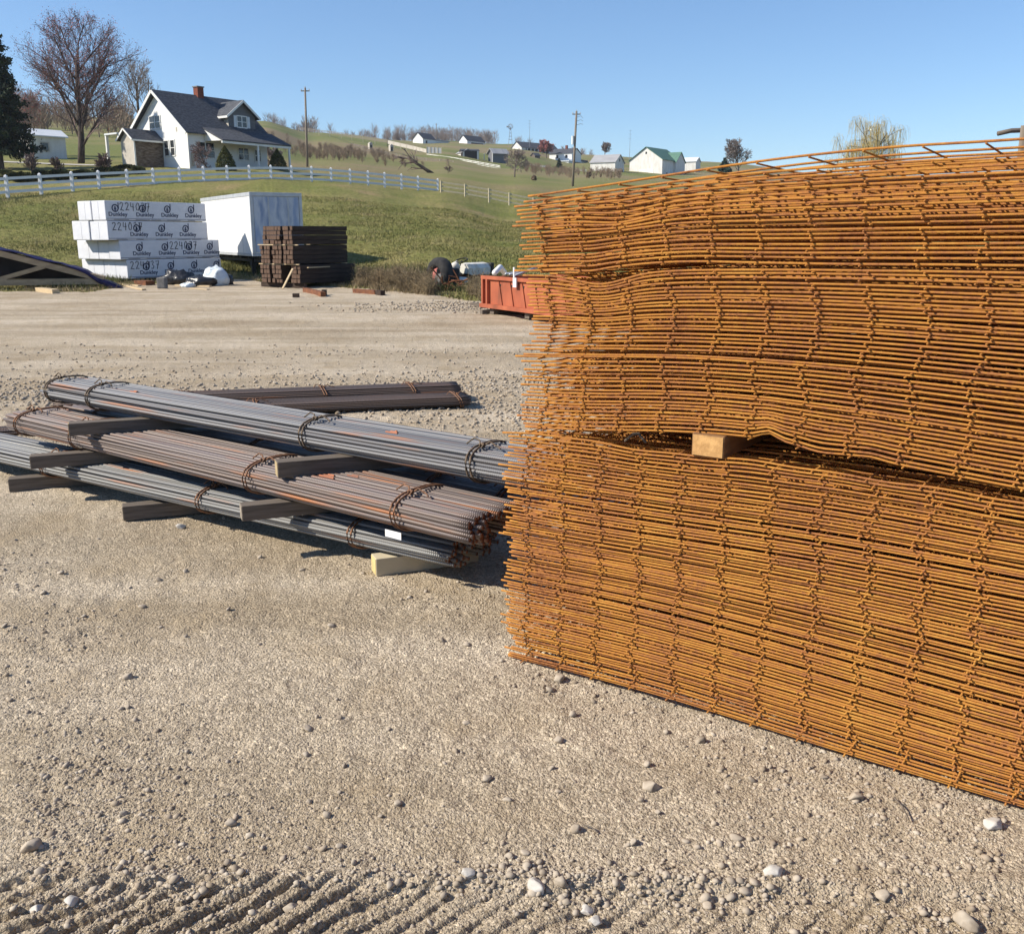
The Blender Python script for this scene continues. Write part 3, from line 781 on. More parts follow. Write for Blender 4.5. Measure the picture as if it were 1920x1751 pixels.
# far bundles on the ground
D1, _ = bundle('rebar_bundle', (-.40, 8.98, .01), (-4.42, 8.05, .01), 3.75, .34, .11, .016, M['bar_dark'], 'dark rusty rebar bundle on the gravel behind the pile, nearer of the two', [(.10, 0), (1.95, 0), (3.5, 0)], seed=11, nmax=90)
D2, _ = bundle('rebar_bundle', (-.52, 9.36, .02), (-4.54, 8.40, .02), 3.7, .34, .15, .016, M['bar_dark'], 'dark rusty rebar bundle on the gravel behind the pile, farther of the two', [(.45, 0), (1.3, 0), (2.6, 0)], seed=12, nmax=90)
D3, _ = bundle('rebar_bundle', G(150, 812, 0), G(-60, 826, 0), 3.2, .26, .06, .016, M['bar_dark'], 'rust-brown rebar bundle at the left edge, behind the left end of the pile', [(.9, 0)], seed=13, nmax=60)
# timber blocks under and between the bundles
blkdir = Vector((.80, .60, 0)).normalized()
def blk_at(px, py, z, L, hg, label, md='grey_wood', me_='wood_end', wd=.09, dv=blkdir):
    g = G(px, py, z)
    sd_ = Vector((-dv.y, dv.x, 0))
    return block('timber_block', g+sd_*(wd/2), dv, L, wd, hg, M[md], M[me_], label, 'timber block', 'timber blocks under the rebar bundles')
M['end_grey'] = mat('end_grey', [(.30, .26, .21), (.22, .19, .15)], .9, 30, bump=.4, dist=.004)
M['end_yellow'] = mat('end_yellow', [(.58, .47, .22), (.46, .36, .16)], .9, 20, bump=.3, dist=.003)
d1 = Vector((.93, .37, 0)).normalized(); d2 = Vector((.90, .44, 0)).normalized()
blk_at(18, 923, .0, 1.1, .085, 'dark weathered block on the gravel, leftmost under the front rebar bundle', me_='end_grey', dv=d1)
blk_at(232, 977, .0, 1.1, .085, 'dark grey block on the gravel, second from the left under the front bundle', me_='end_grey', dv=d1)
blk_at(706, 1081, .0, .52, .088, 'pale new block on the gravel under the right end of the front bundle', md='fence_wood', me_='end_yellow', dv=d1, wd=.095)
blk_at(58, 880, .212, .9, .078, 'splintered brown block between lower and middle bundles, at the left', me_='end_grey', dv=d1)
blk_at(455, 978, .212, .9, .078, 'rough dark block between lower and middle bundles, end chewed and ragged', me_='tie_end' if 'tie_end' in M else 'end_grey', dv=d1)
blk_at(130, 818, .425, .95, .075, 'block with a yellowish sawn end under the left of the top bundle', me_='end_yellow', dv=d1)
blk_at(522, 897, .425, .90, .080, 'grey block with a square end under the middle of the top bundle', me_='wood_end', dv=d1)

# ------------------------------------------------------------------ white wrapped lumber units
eL = Vector((.57, .82, 0)).normalized(); eW = Vector((-.82, .57, 0)).normalized()
def text_mesh(s, size, name='print'):
    c = bpy.data.curves.new(name, 'FONT'); c.body = s; c.size = size; c.extrude = .002; c.offset = size*.012; c.resolution_u = 3
    o = bpy.data.objects.new(name, c); COL.objects.link(o)
    dg = bpy.context.evaluated_depsgraph_get(); me = bpy.data.meshes.new_from_object(o.evaluated_get(dg))
    bpy.data.objects.remove(o); bpy.data.curves.remove(c)
    return me
TXT = text_mesh('Dunkley', .19)
def flat_ring(r0, r1, n=28):
    V = []; Fc = []
    for i in range(n):
        a = 2*pi*i/n
        for r in (r0, r1):
            for z in (0, .004): V.append((r*cos(a), r*sin(a), z))
    for i in range(n):
        a = i*4; b = ((i+1) % n)*4
        Fc += [(a, a+2, b+2, b), (a+1, b+1, b+3, a+3), (a, b, b+1, a+1), (a+2, a+3, b+3, b+2)]
    return V, Fc
def logo_mesh():
    b = MB(); v, f = flat_ring(.085, .118); b.add(v, f)
    b.box(.10, -.02, 0, .128, .17, .004)
    b.poly([(-.045, -.05, 0), (-.025, -.05, 0), (.005, .045, 0), (-.012, .06, 0)], (0, 0, .004))
    b.poly([(.045, -.05, 0), (.025, -.05, 0), (-.008, .045, 0), (.010, .06, 0)], (0, 0, .005))
    b.box(-.012, -.085, 0, .012, -.01, .004)
    me = bpy.data.meshes.new('logo'); me.from_pydata(b.v, [], b.f); me.update(); me.materials.append(M['ink']); return me
LOGO = logo_mesh(); TXT.materials.clear(); TXT.materials.append(M['ink'])
DIG = {'2': [(0, .75), (.2, 1), (.5, .95), (.55, .7), (.3, .35), (0, 0), (.25, .06), (.65, .02)],
       '4': [(.1, 1), (.0, .5), (.6, .45), None, (.5, .95), (.42, -.05)],
       '0': [(.3, 1), (.02, .6), (.1, .1), (.4, 0), (.62, .45), (.5, .9), (.3, 1)],
       '3': [(.05, .9), (.4, 1), (.5, .75), (.2, .55), (.55, .35), (.45, .02), (.05, .05)],
       '7': [(0, .95), (.6, 1), (.35, .4), (.2, -.1), None, (.1, .5), (.55, .5)]}
def scrawl(txt, h, seed):
    rg = random.Random(seed); b = MB(); x = 0
    for ch in txt:
        seg = []
        for p in DIG[ch]+[None]:
            if p is None:
                if len(seg) > 1: b.tube(seg, .011, 4)
                seg = []
            else: seg.append(Vector((x+p[0]*h*.8+rg.uniform(-.006, .006), p[1]*h+rg.uniform(-.01, .01), 0)))
        x += h*.78
    return b
MXF = Matrix(((eL.x, 0, -eW.x), (eL.y, 0, -eW.y), (0, 1, 0))) # print plane: x along unit, y up, z outwards
lumber_specs = [  # near corner column, right end column, width, logo centres (m along), scribble pos
 (0, 241, 418, 2.70, [.75, 1.75, 2.75, 3.75], .13, 'lowest'),
 (1, 231, 416, 2.52, [.75, 1.78, 2.80, 3.72], 2.0, 'third down'),
 (2, 213, 394, 2.02, [1.10, 2.10, 3.10], .18, 'second down'),
 (3, 212, 393, 1.56, [.37, 1.42, 2.42, 3.42], .56, 'topmost'),
]
Hun = .64
base = G(241, 530)
for (ti, pxn, pxr, wtot, logos, scr, word) in lumber_specs:
    # slide the near corner along the unit so that it meets its picture column
    t0 = (pxn-241)*.0215
    Lu = (pxr-pxn)/44.5
    z0 = .117+ti*(Hun+.012)
    for col in (0, 1):
        Wd = wtot/2-.01
        org = base+eL*(t0+(random.uniform(-.04, .04) if col else 0))+eW*(col*(Wd+.02)); org.z = z0
        nm = 'right' if col == 0 else 'left'
        lab = ('white lumber unit with blue print, %s in the stack, facing the trailer side' if col == 0 else 'white wrapped lumber unit, %s in the stack, on the tarp side') % word
        o = empty('lumber_unit', org, label=lab, cat='lumber pack', group='white wrapped lumber units by the trailer', rot=(0, random.uniform(-.004, .004), atan2(eL.y, eL.x)))
        b = MB()
        # slightly slack wrap: box with sag in the sheet
        nx, nz = 14, 4
        b.box(0, 0, 0, Lu, Wd, Hun)
        wr = b.build('wrap', M['wrap'], o, bevel=.03, smooth=False)
        st = MB()
        st.box(.01, -.006, .055, Lu-.01, -.001, .068); 
        k = .3
        while k < Lu-.4:
            st.box(k, -.007, .02, k+random.uniform(.25, .6), -.001, .034); k += random.uniform(.5, .9)
        if col == 0:
            st.build('printed_edge_lines', M['ink'], o)
            for q, lx in enumerate(logos):
                lg = bpy.data.objects.new('logo', LOGO); COL.objects.link(lg); lg.parent = o
                lg.location = (lx, -.006, .40); lg.rotation_euler = (pi/2, 0, 0); lg.scale = (1.1, 1.1, 1)
                tx = bpy.data.objects.new('lettering', TXT); COL.objects.link(tx); tx.parent = o
                tx.location = (lx-.27, -.006, .14); tx.rotation_euler = (pi/2, 0, 0); tx.scale = (1.12, 1.0, 1)
            sc = scrawl('224037', .26, ti); so_ = sc.build('marker_number', M['marker'], o)
            so_.location = (scr, -.008, .33); so_.rotation_euler = (pi/2, 0, 0)
            # overlap: end flap
            sm = MB(); sm.box(-.006, Wd*.5, .02, -.001, Wd*.5+.012, Hun-.02); sm.build('fold', M['wrap'], o)
        else:
            sm = MB(); sm.box(-.006, Wd*.45, .02, -.001, Wd*.45+.012, Hun-.02); sm.build('fold', M['wrap'], o)
for i, tt in enumerate((.4, 2.0, 3.5)):
    block('bearer', base+eL*tt+eW*-.02+Vector((0, 0, 0)), eW, 2.5, .10, .115, M['truss'], M['wood_end'], ['timber bearer under the near end of the white lumber stack', 'timber bearer under the middle of the white lumber stack', 'timber bearer under the far end of the white lumber stack'][i], 'timber block', 'bearers under the white lumber units')

# ------------------------------------------------------------------ box trailer
tc0 = P(474, 470, 36.0); tc0.z = 0
tl = Vector((-3.55, 6.0, 0)).normalized(); tw = Vector((tl.y, -tl.x, 0))
tr = empty('box_trailer', tc0, label='white box trailer with a bluish front wall, parked behind the lumber units', cat='trailer', rot=(0, 0, atan2(tl.y, tl.x)))
# local: x = length (away), y = left of it => width goes -y
LT, WT, ZB, ZT = 7.4, 1.92, .93, 3.07
b = MB(); b.box(0, -WT, ZB, LT, 0, ZT); b.build('body', M['trailer'], tr, bevel=.02)
for xx in (1.22, 2.44, 3.66, 4.88, 6.1):
    b = MB(); b.box(xx, .0005, ZB+.02, xx+.03, .004, ZT-.05); b.build('side_seam', M['aluminium'], tr)
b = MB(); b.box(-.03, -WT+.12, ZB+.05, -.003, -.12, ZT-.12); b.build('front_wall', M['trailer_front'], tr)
b = MB(); b.box(-.05, -WT*.36, ZB+.05, -.031, -WT*.36+.05, ZT-.12); b.build('front_rib', M['aluminium'], tr)
b = MB(); b.box(-.05, -WT*.74, ZB+.05, -.031, -WT*.74+.05, ZT-.12); b.build('front_rib', M['aluminium'], tr)
b = MB(); b.box(-.045, -.10, ZB, .03, .015, ZT+.01); b.build('corner_post', M['aluminium'], tr, bevel=.01)
b = MB(); b.box(-.045, -WT-.015, ZB, .03, -WT+.10, ZT+.01); b.build('corner_post', M['aluminium'], tr, bevel=.01)
b = MB(); b.box(-.05, -WT-.01, ZT-.11, LT, .02, ZT+.03); b.build('top_rail', M['aluminium'], tr, bevel=.015)
b = MB(); b.box(-.02, -WT-.01, ZB-.10, LT, .02, ZB-.002); b.build('bottom_rail', M['aluminium'], tr, bevel=.01)
b = MB()
for yy in (-.35, -WT+.35): b.box(.1, yy-.06, ZB-.32, LT-.1, yy+.06, ZB-.11)
for xx in range(1, 8): b.box(xx, -WT+.1, ZB-.2, xx+.08, -.1, ZB-.12)
b.build('chassis', M['black'], tr)
for yy in (-.30, -WT+.30):
    b = MB(); b.box(1.0, yy-.07, .12, 1.14, yy+.07, ZB-.05); b.box(.92, yy-.14, .02, 1.22, yy+.14, .12); b.box(.96, yy-.10, ZB-.45, 1.2, yy+.10, ZB-.30)
    b.build('landing_leg', M['black'], tr)
for xx in (6.3, 7.4):
    for yy in (-.2, -WT+.2):
        b = MB(); b.tube([(xx, yy-.13, .5), (xx, yy+.13, .5)], .48, 20); wh = b.build('wheel', M['tyre'], tr)
        b = MB(); b.tube([(xx, yy-.14, .5), (xx, yy+.14, .5)], .25, 16); b.build('rim', M['aluminium'], wh)

# ------------------------------------------------------------------ dark timber stack
eT = Vector((.55, .835, 0)).normalized(); eN = Vector((-.835, .55, 0)).normalized()
tb0 = G(553, 541); TS = .138
def timber_mesh(L):
    b = MB(); b.box(0, 0, 0, L, TS-.006, TS-.006)
    me = bpy.data.meshes.new('timber'); me.from_pydata(b.v, [], b.f)
    import bmesh
    bm = bmesh.new(); bm.from_mesh(me); bmesh.ops.bevel(bm, geom=list(bm.edges), offset=.008, segments=1, affect='EDGES')
    bmesh.ops.recalc_face_normals(bm, faces=bm.faces)
    bm.to_mesh(me); bm.free()
    me.materials.append(M['timber']); me.materials.append(M['timber_end'])
    for p in me.polygons:
        if abs(p.normal.x) > .9: p.material_index = 1
    return me
TM = [timber_mesh(L) for L in (2.44, 2.40, 2.47)]
rg = random.Random(4)
z = .15
for tier, (nr, fwd) in enumerate(((4, .12), (4, 0.0), (4, 0.0))):
    for c in range(3):
        for rI in range(nr):
            for q in range(3):
                off = c*(3*TS+.10)+q*TS+(0 if tier else -.16*(c == 0))
                x0 = rg.uniform(-.03, .03)+(.0 if tier else (.10 if c == 0 else -.03))+(.14 if (tier == 2 and c == 2) else 0)
                p = tb0+eT*x0+eN*off; p.z = z+rI*TS
                tagp(link('timber', TM[rg.randrange(3)]), 'dark brown square timber in the %s tier of the %s column of the stack' % (('bottom', 'middle', 'top')[tier], ('right', 'middle', 'left')[c]), 'timber', 'dark timbers stacked beside the trailer')
                o = list(COL.objects)[-1]; o.location = p; o.rotation_euler = (0, 0, atan2(eT.y, eT.x)+rg.gauss(0, .004))
    z += nr*TS
    if tier < 2:
        for i, xx in enumerate((.10, 2.2)):
            b = MB(); b.box(0, 0, 0, 1.75, .05, .028); o = b.build('sticker', M['pale_wood']); o.location = tb0+eT*xx+eN*-.16+Vector((0, 0, z-.0)); o.rotation_euler = (0, 0, atan2(eN.y, eN.x))
            tagp(o, 'pale wooden lath between the %s tiers of dark timbers, at the %s end' % (('bottom and middle', 'middle and top')[tier], ('near', 'far')[i]), 'lath', 'pale laths between timber tiers')
        z += .03
for i, xx in enumerate((.25, 2.1)):
    block('bearer', tb0+eT*xx+eN*-.2, eN, 1.9, .12, .14, M['timber'], M['timber_end'], ['dark bearer under the near end of the timber stack', 'dark bearer under the far end of the timber stack'][i], 'timber block', 'bearers under the dark timbers')
b = MB(); b.beam(G(530, 543)+Vector((0, 0, .02)), P(549, 504, tb0.y-.12), .06, .03)
tagp(b.build('pale_stake', M['pale_wood']), 'pale stake leaning against the corner of the dark timber stack', 'stake')
b = MB(); b.beam(P(577, 502, tb0.y+.0), P(642, 499, tb0.y+1.8), .05, .03); tagp(b.build('pale_batten', M['pale_wood']), 'long pale batten lying on the ledge along the dark timbers', 'batten')
def ground_plank(px1, py1, px2, py2, wd, hg, m, label, name='plank'):
    a = G(px1, py1, hg/2); c = G(px2, py2, hg/2)
    b = MB(); b.beam(a, c, wd, hg); tagp(b.build(name, M[m], bevel=.004), label, 'plank')
ground_plank(572, 544, 606, 552, .14, .13, 'rusty_iron', 'reddish brown timber on the gravel in front of the dark stack')
ground_plank(665, 546, 706, 549, .14, .13, 'rusty_iron', 'reddish brown timber on the gravel right of the dark stack')
ground_plank(549, 554, 561, 554, .10, .10, 'timber', 'small dark block alone on the gravel before the timber stack')
ground_plank(604, 549, 612, 549, .16, .16, 'timber', 'stubby dark block at the end of the reddish timber')
ground_plank(708, 549, 718, 550, .14, .14, 'timber', 'small dark block at the right end of the reddish timber')

# ------------------------------------------------------------------ roof trusses under a blue tarp, far left
tp0 = G(228, 541); tp0 = Vector((tp0.x, tp0.y, 0))
tdir = (G(-140, 546)-tp0); tdir.z = 0; LTt = 13.0; tdir.normalize(); tn = Vector((-tdir.y, tdir.x, 0)); tn = tn if tn.y > 0 else -tn
HTt = 4.35
def tp(s, d, z): return tp0+tdir*s+tn*d+Vector((0, 0, z))
slope = .285
stk = [('truss', 0.), ('truss', .13), ('truss', .26), ('truss', .39)]
for i, (nm, dd) in enumerate(stk):
    o = empty('roof_truss', tp(0, dd, 0), label='brown roof truss standing under the blue tarp, %s of four in the pack' % ('nearest', 'second', 'third', 'farthest')[i], cat='roof truss', group='roof trusses under the tarp')
    inv = o.location.copy()
    def L_(s, z): return tp(s, dd, z)-inv
    b = MB(); b.beam(L_(.6, .22), L_(LTt, .22), .10, .17); b.build('bottom_chord', M['truss'], o)
    b = MB(); b.beam(L_(.5, .28), L_(LTt, .12+LTt*slope), .10, .17); b.build('top_chord', M['truss'], o)
    sp = [(1.9, 2.7), (3.9, 2.7), (3.9, 5.1), (6.5, 5.1), (6.5, 8.2)]
    for (sb_, st_) in ((3.6, 2.1), (3.6, 5.0), (6.6, 5.0), (6.6, 8.4)):
        b = MB(); b.beam(L_(sb_, .25), L_(st_, .08+st_*slope), .09, .12); b.build('web', M['truss'], o)
# tarp draped over the top
b = MB()
N1, N2 = 40, 8
vs = []; fs = []
for i in range(N1+1):
    s = .0+LTt*i/N1
    for j in range(N2+1):
        d = -.07+.60*j/N2
        z = .34+max(0, s-.2)*slope+.02*sin(s*5+j)+.015*sin(s*13+2*j)
        if s < .7: z = .04+.30*(s/.7)**.8
        vs.append(tp(s, d+.02*sin(s*7), z))
for i in range(N1):
    for j in range(N2):
        a = i*(N2+1)+j; fs.append((a, a+1, a+N2+2, a+N2+1))
# hanging front edge, deeper near the low end
k0 = len(vs)
for i in range(N1+1):
    s = LTt*i/N1; z0_ = vs[i*(N2+1)].z
    hg = .03+.02*sin(s*2.1)+.25*max(0, 1-s/1.3)
    vs.append(tp(s, -.09+.02*sin(s*9), max(.02, z0_-hg*.8)))
for i in range(N1):
    fs.append((i*(N2+1), (i+1)*(N2+1), k0+i+1, k0+i))
b.add(vs, fs); tpo = b.build('tarpaulin', M['tarp'], smooth=True)
tagp(tpo, 'dark blue tarpaulin draped over the sloping roof trusses', 'tarp')
sol = tpo.modifiers.new('t', 'SOLIDIFY'); sol.thickness = .012
# added black sheet behind the trusses, standing in for the shade inside the pack
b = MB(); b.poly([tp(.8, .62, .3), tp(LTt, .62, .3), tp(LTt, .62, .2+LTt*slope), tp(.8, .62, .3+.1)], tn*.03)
tagp(b.build('shade_sheet', M['dark']), 'added black sheet standing for the shade behind the brown roof trusses', 'sheet')
ground_plank(73, 543, 105, 547, .2, .12, 'pale_wood', 'pale new timber offcut on the gravel under the truss pack')
ground_plank(232, 535, 270, 543, .12, .04, 'pale_wood', 'long pale board on the gravel left of the brown wood block')
ground_plank(222, 532, 262, 536, .12, .04, 'pale_wood', 'pale board at the tip of the blue tarp')
ground_plank(330, 535, 395, 537, .12, .05, 'pale_wood', 'pale board on the gravel in front of the black bags')
ground_plank(358, 541, 390, 543, .10, .03, 'pale_wood', 'thin pale board lying nearest the yard before the white bag')
ground_plank(260, 530, 282, 531, .35, .14, 'rusty_iron', 'brown squared wood block in front of the white lumber stack')
b = MB(); g = G(305, 541); b.box(-.13, -.13, 0, .13, .13, .33); o = b.build('concrete_block', M['concrete'], bevel=.03); o.location = g; tagp(o, 'grey upright concrete block before the white lumber stack', 'block')
def crumple(name, px, py, sx, sy, sz, m, label, cat, seed):
    V0, F0 = ICO[3]; q = V0*np.array([sx, sy, sz])
    d = 1+.5*fbm(V0[:, 0]*2.2+seed, V0[:, 1]*2.2+V0[:, 2]*2.9, 3)+.3*np.abs(fbm(V0[:, 0]*5+seed, V0[:, 2]*5+V0[:, 1]*3, 2))
    q = q*d[:, None]; q[:, 2] = np.maximum(q[:, 2], -sz*.6)
    me = npmesh(name, q, F0); o = link(name, me, M[m], smooth=True); g = G(px, py); o.location = (g.x, g.y, sz*.55); tagp(o, label, cat)
crumple('plastic_bag', 335, 534, .50, .3, .30, 'bag', 'black crumpled plastic sheet, larger one beside the lumber stack', 'plastic', 1)
crumple('plastic_bag', 375, 537, .45, .3, .22, 'bag', 'black crumpled plastic sheet, smaller one nearer the white bag', 'plastic', 5)
crumple('white_sack', 408, 536, .36, .26, .36, 'white_bag', 'bulging white plastic sack by the lumber stack', 'sack', 9)
crumple('white_wad', 352, 539, .2, .15, .09, 'white_bag', 'small flat white wad of plastic on the gravel', 'plastic', 12)
crumple('dark_bag', 425, 534, .25, .2, .22, 'bag', 'dark bag behind the bulging white sack', 'plastic', 15)

# ------------------------------------------------------------------ red steel bin on blocks
rA = G(907, 571, .2); rB = G(985, 580.5, .2)
rd = (rB-rA); rd.z = 0; rd.normalize(); rn = Vector((-rd.y, rd.x, 0)); rn = rn if rn.y > 0 else -rn
ro = empty('steel_bin', rA, label='faded red steel bin raised on blocks beside the mesh stack', cat='steel bin', rot=(0, 0, atan2(rd.y, rd.x)))
sg = 1 if Vector((-rd.y, rd.x, 0)).dot(rn) > 0 else -1
LB, WB, HB = 3.6, 1.8, .57
b = MB(); b.box(0, 0, 0, LB, sg*.04, HB); b.box(0, 0.001, 0, .05, sg*WB, HB-.002); b.box(LB-.05, 0.001, 0, LB, sg*WB, HB-.002); b.box(0, sg*(WB-.04), 0.001, LB, sg*WB, HB-.001); b.box(.01, .01*sg, -.02, LB-.01, sg*(WB-.01), .01)
b.build('tub', M['red_steel'], ro)
b = MB(); b.box(-.03, -sg*.05, HB-.05, LB, -sg*.002, HB+.02); b.build('rim', M['red_steel'], ro)
b = MB(); b.box(-.03, -sg*.09, -.05, LB, -sg*.002, .03); b.build('base_flange', M['red_steel'], ro)
for xx in (.02, .20): 
    b = MB(); b.box(xx, -sg*.07, .03, xx+.06, -sg*.002, HB-.05); b.build('upright', M['red_steel'], ro)
for xx in (.62, 1.05, 1.5, 1.95, 2.4, 2.9):
    b = MB(); b.poly([(xx, -sg*.003, .03), (xx+.16, -sg*.003, .03), (xx+.03, -sg*.003, .5)], (0, -sg*.02, 0)); b.build('gusset', M['red_steel'], ro)
    b = MB(); b.poly([(xx+.02, -sg*.003, HB-.12), (xx+.09, -sg*.003, HB-.13), (xx+.07, -sg*.003, HB-.18)], (0, -sg*.004, 0)); b.build('lift_slot', M['dark'], ro)
b = MB(); b.box(1.28, -sg*.075, HB-.16, 1.40, -sg*.052, HB+.02); b.box(1.29, -sg*.075, HB+.03, 1.33, -sg*.05, HB+.22); b.build('white_bracket', M['tag'], ro)
ground_plank(902, 586, 990, 583, .14, .10, 'grey_wood', 'long dark timber on the gravel in front of the red bin')
ground_plank(884, 571, 908, 573, .10, .08, 'grey_wood', 'dark timber end sticking out left of the red bin')
for i, s_ in enumerate((.25, 1.6)):
    b = MB(); b.box(0, 0, 0, .16, .5, .15); o = b.build('support_block', M['grey_wood']); q = rA+rd*s_; o.location = (q.x, q.y, .03); o.rotation_euler = (0, 0, atan2(rn.y, rn.x)-pi/2)
    tagp(o, ['grey wood block under the left corner of the red bin', 'grey wood block under the red bin beside the mesh stack'][i], 'timber block')
# scrap inside the bin
b = MB(); b.tube([P(927, 512, 21.2), P(938, 501, 21.6), P(946, 512, 21.9)], .06, 8); tagp(b.build('white_scrap', M['tag'], smooth=True), 'white curved scrap piece sticking up from the red bin', 'scrap')
b = MB()
for (a1, a2) in (((955, 515), (1000, 505)), ((965, 517), (1010, 500)), ((948, 514), (975, 509))):
    b.tube([P(a1[0], a1[1], 19.9), P(a2[0], a2[1], 20.4)], .022, 6)
tagp(b.build('scrap_pipes', M['aluminium'], smooth=True), 'jumble of thin grey pipes lying in the red bin', 'scrap')

# ------------------------------------------------------------------ derelict tractor
to = G(838, 553); to = Vector((to.x, 29.0, 0))
def tpx(px, py, Y=29.): return P(px, py, Y)
tx_ = empty('old_tractor', (tpx(850, 540).x, 29., 0), label='derelict small tractor with a white hood, sunk in dry weeds', cat='tractor')
to_ = tx_.location.copy()
def q_(px, py, Y=29.): return P(px, py, Y)-to_
def torus(b, c, ax, R, r, n=24, m=10):
    ax = Vector(ax).normalized(); u = ax.cross(Vector((0, 0, 1))); u = u.normalized() if u.length > .1 else Vector((1, 0, 0)); v = ax.cross(u)
    V = []; Fc = []
    for i in range(n):
        a = 2*pi*i/n; d = cos(a)*u+sin(a)*v
        for j in range(m):
            t = 2*pi*j/m; rr = r*(1.06 if (i % 2 and abs(cos(t)) > .3) else 1)
            V.append(c+d*(R+rr*cos(t))+ax*(rr*1.25*sin(t)))
    for i in range(n):
        for j in range(m):
            Fc.append((i*m+j, i*m+(j+1) % m, ((i+1) % n)*m+(j+1) % m, ((i+1) % n)*m+j))
    b.add(V, Fc)
axl = Vector((-.75, -.66, .05))
b = MB(); torus(b, q_(825, 517, 28.6), axl, .36, .17); whl = b.build('rear_tyre', M['tyre'], tx_, smooth=True)
b = MB(); c_ = q_(825, 517, 28.6); b.tube([c_-axl*.02, c_+axl*.12], .24, 18); b.build('rim', M['pink'], whl)
b = MB(); torus(b, q_(862, 530, 30.0), axl, .36, .17); b.build('rear_tyre', M['tyre'], tx_, smooth=True)
# hood: long shell going right, slightly away
b = MB(); h0 = q_(868, 502, 29.2); h1 = q_(909, 503, 30.2)
hd = (h1-h0); hd.z = 0; hd.normalize(); hs = Vector((-hd.y, hd.x, 0))
sec = [(-.24, -.22), (-.25, -.02), (-.17, .10), (0, .14), (.17, .10), (.25, -.02), (.24, -.22)]
vs = [h0+hd*xx+hs*a*sc_+Vector((0, 0, c*sc_)) for xx, sc_ in ((0, .8), (.12, 1), (1.05, 1), (1.16, .92)) for a, c in sec]
n7 = 7; fs = [(i*n7+j, i*n7+j+1, (i+1)*n7+j+1, (i+1)*n7+j) for i in range(3) for j in range(6)]+[tuple(range(7)), tuple(21+j for j in range(7))]
b.add(vs, fs); b.build('hood', M['tractor_white'], tx_)
b = MB(); b.box(-.02, -.26, -.62, .14, .26, .12, Matrix.Translation(h0+hd*1.18) @ Matrix.Rotation(atan2(hd.y, hd.x), 4, 'Z')); b.build('grille', M['black'], tx_, bevel=.03)
b = MB(); b.box(0, -.16, -.55, 1.1, .16, -.22, Matrix.Translation(h0) @ Matrix.Rotation(atan2(hd.y, hd.x), 4, 'Z')); b.tube([h0+hd*.3-hs*.2+Vector((0, 0, -.3)), h0+hd*.8-hs*.25+Vector((0, 0, -.45))], .07, 8); b.tube([h0+hd*.5-hs*.2+Vector((0, 0, -.2)), h0+hd*.55-hs*.2+Vector((0, 0, -.6))], .05, 8); b.build('engine', M['rusty_iron'], tx_)
b = MB(); b.tube([q_(840, 512), q_(852, 500), q_(860, 496)], .13, 10); b.build('fuel_tank', M['tractor_white'], tx_, smooth=True)
b = MB()
ring = [q_(866, 488)+Vector((.17*cos(a), .16*sin(a), .03*cos(a)+.05*sin(a))) for a in [2*pi*i/16 for i in range(17)]]
b.tube(ring, .018, 6); b.tube([q_(866, 488), q_(862, 500)], .018, 6); b.build('steering_wheel', M['black'], tx_, smooth=True)
b = MB(); b.poly([q_(815, 506), q_(822, 492), q_(834, 490), q_(843, 499), q_(846, 512), q_(838, 503), q_(828, 500)], (.05, .25, 0)); b.build('fender', M['beige'], tx_)
b = MB(); b.poly([q_(812, 530, 28.3), q_(817, 515, 28.3), q_(826, 513, 28.3), q_(832, 526, 28.3), q_(831, 540, 28.3), q_(824, 534, 28.3), q_(818, 520, 28.3)], (.1, .05, 0)); b.build('fender', M['tractor_white'], tx_)
b = MB(); b.box(-.32, -.2, -.2, .34, .3, .38, Matrix.Translation(q_(840, 528, 28.6))); b.build('rear_housing', M['black'], tx_, bevel=.05)
b = MB(); c_ = q_(869, 533, 28.6); b.tube([c_-Vector((.1, .02, 0)), c_+Vector((.1, -.05, 0))], .22, 18, r1=.20); b.build('white_disc_wheel', M['tractor_white'], tx_, smooth=False)
b = MB(); b.poly([q_(833, 518, 28.25), q_(838, 518, 28.25), q_(835, 527, 28.25)], (0, .02, 0)); b.build('pink_tag', M['pink'], tx_)
b = MB(); b.beam(q_(826, 516, 28.4), q_(856, 519, 28.4), .03, .03); b.beam(q_(832, 548, 28.4), q_(852, 544, 28.4), .05, .05); b.beam(q_(838, 556, 28.4), q_(836, 538, 28.4), .04, .04); b.build('hitch_bar', M['red_steel'], tx_)

rj = random.Random(3)
for i, (px, py, Y, lab) in enumerate(((846, 549, 27.6, 'tangle of rusty iron rods low in front of the derelict tractor'), (884, 528, 29.4, 'tangle of rusty iron bars under the white hood of the tractor'))):
    o_ = P(px, py, Y); b = MB()
    for k in range(16):
        a = Vector((rj.uniform(-.5, .5), rj.uniform(-.25, .25), rj.uniform(-.15, .2))); d = Vector((rj.gauss(0, .3), rj.gauss(0, .15), rj.gauss(.1, .22)))
        b.tube([a, a+d*.6+Vector((0, 0, .04)), a+d], rj.uniform(.012, .03), 5)
    o = b.build('scrap_iron', M['rusty_iron']); o.location = (o_.x, o_.y, max(.1, o_.z)); tagp(o, lab, 'scrap')
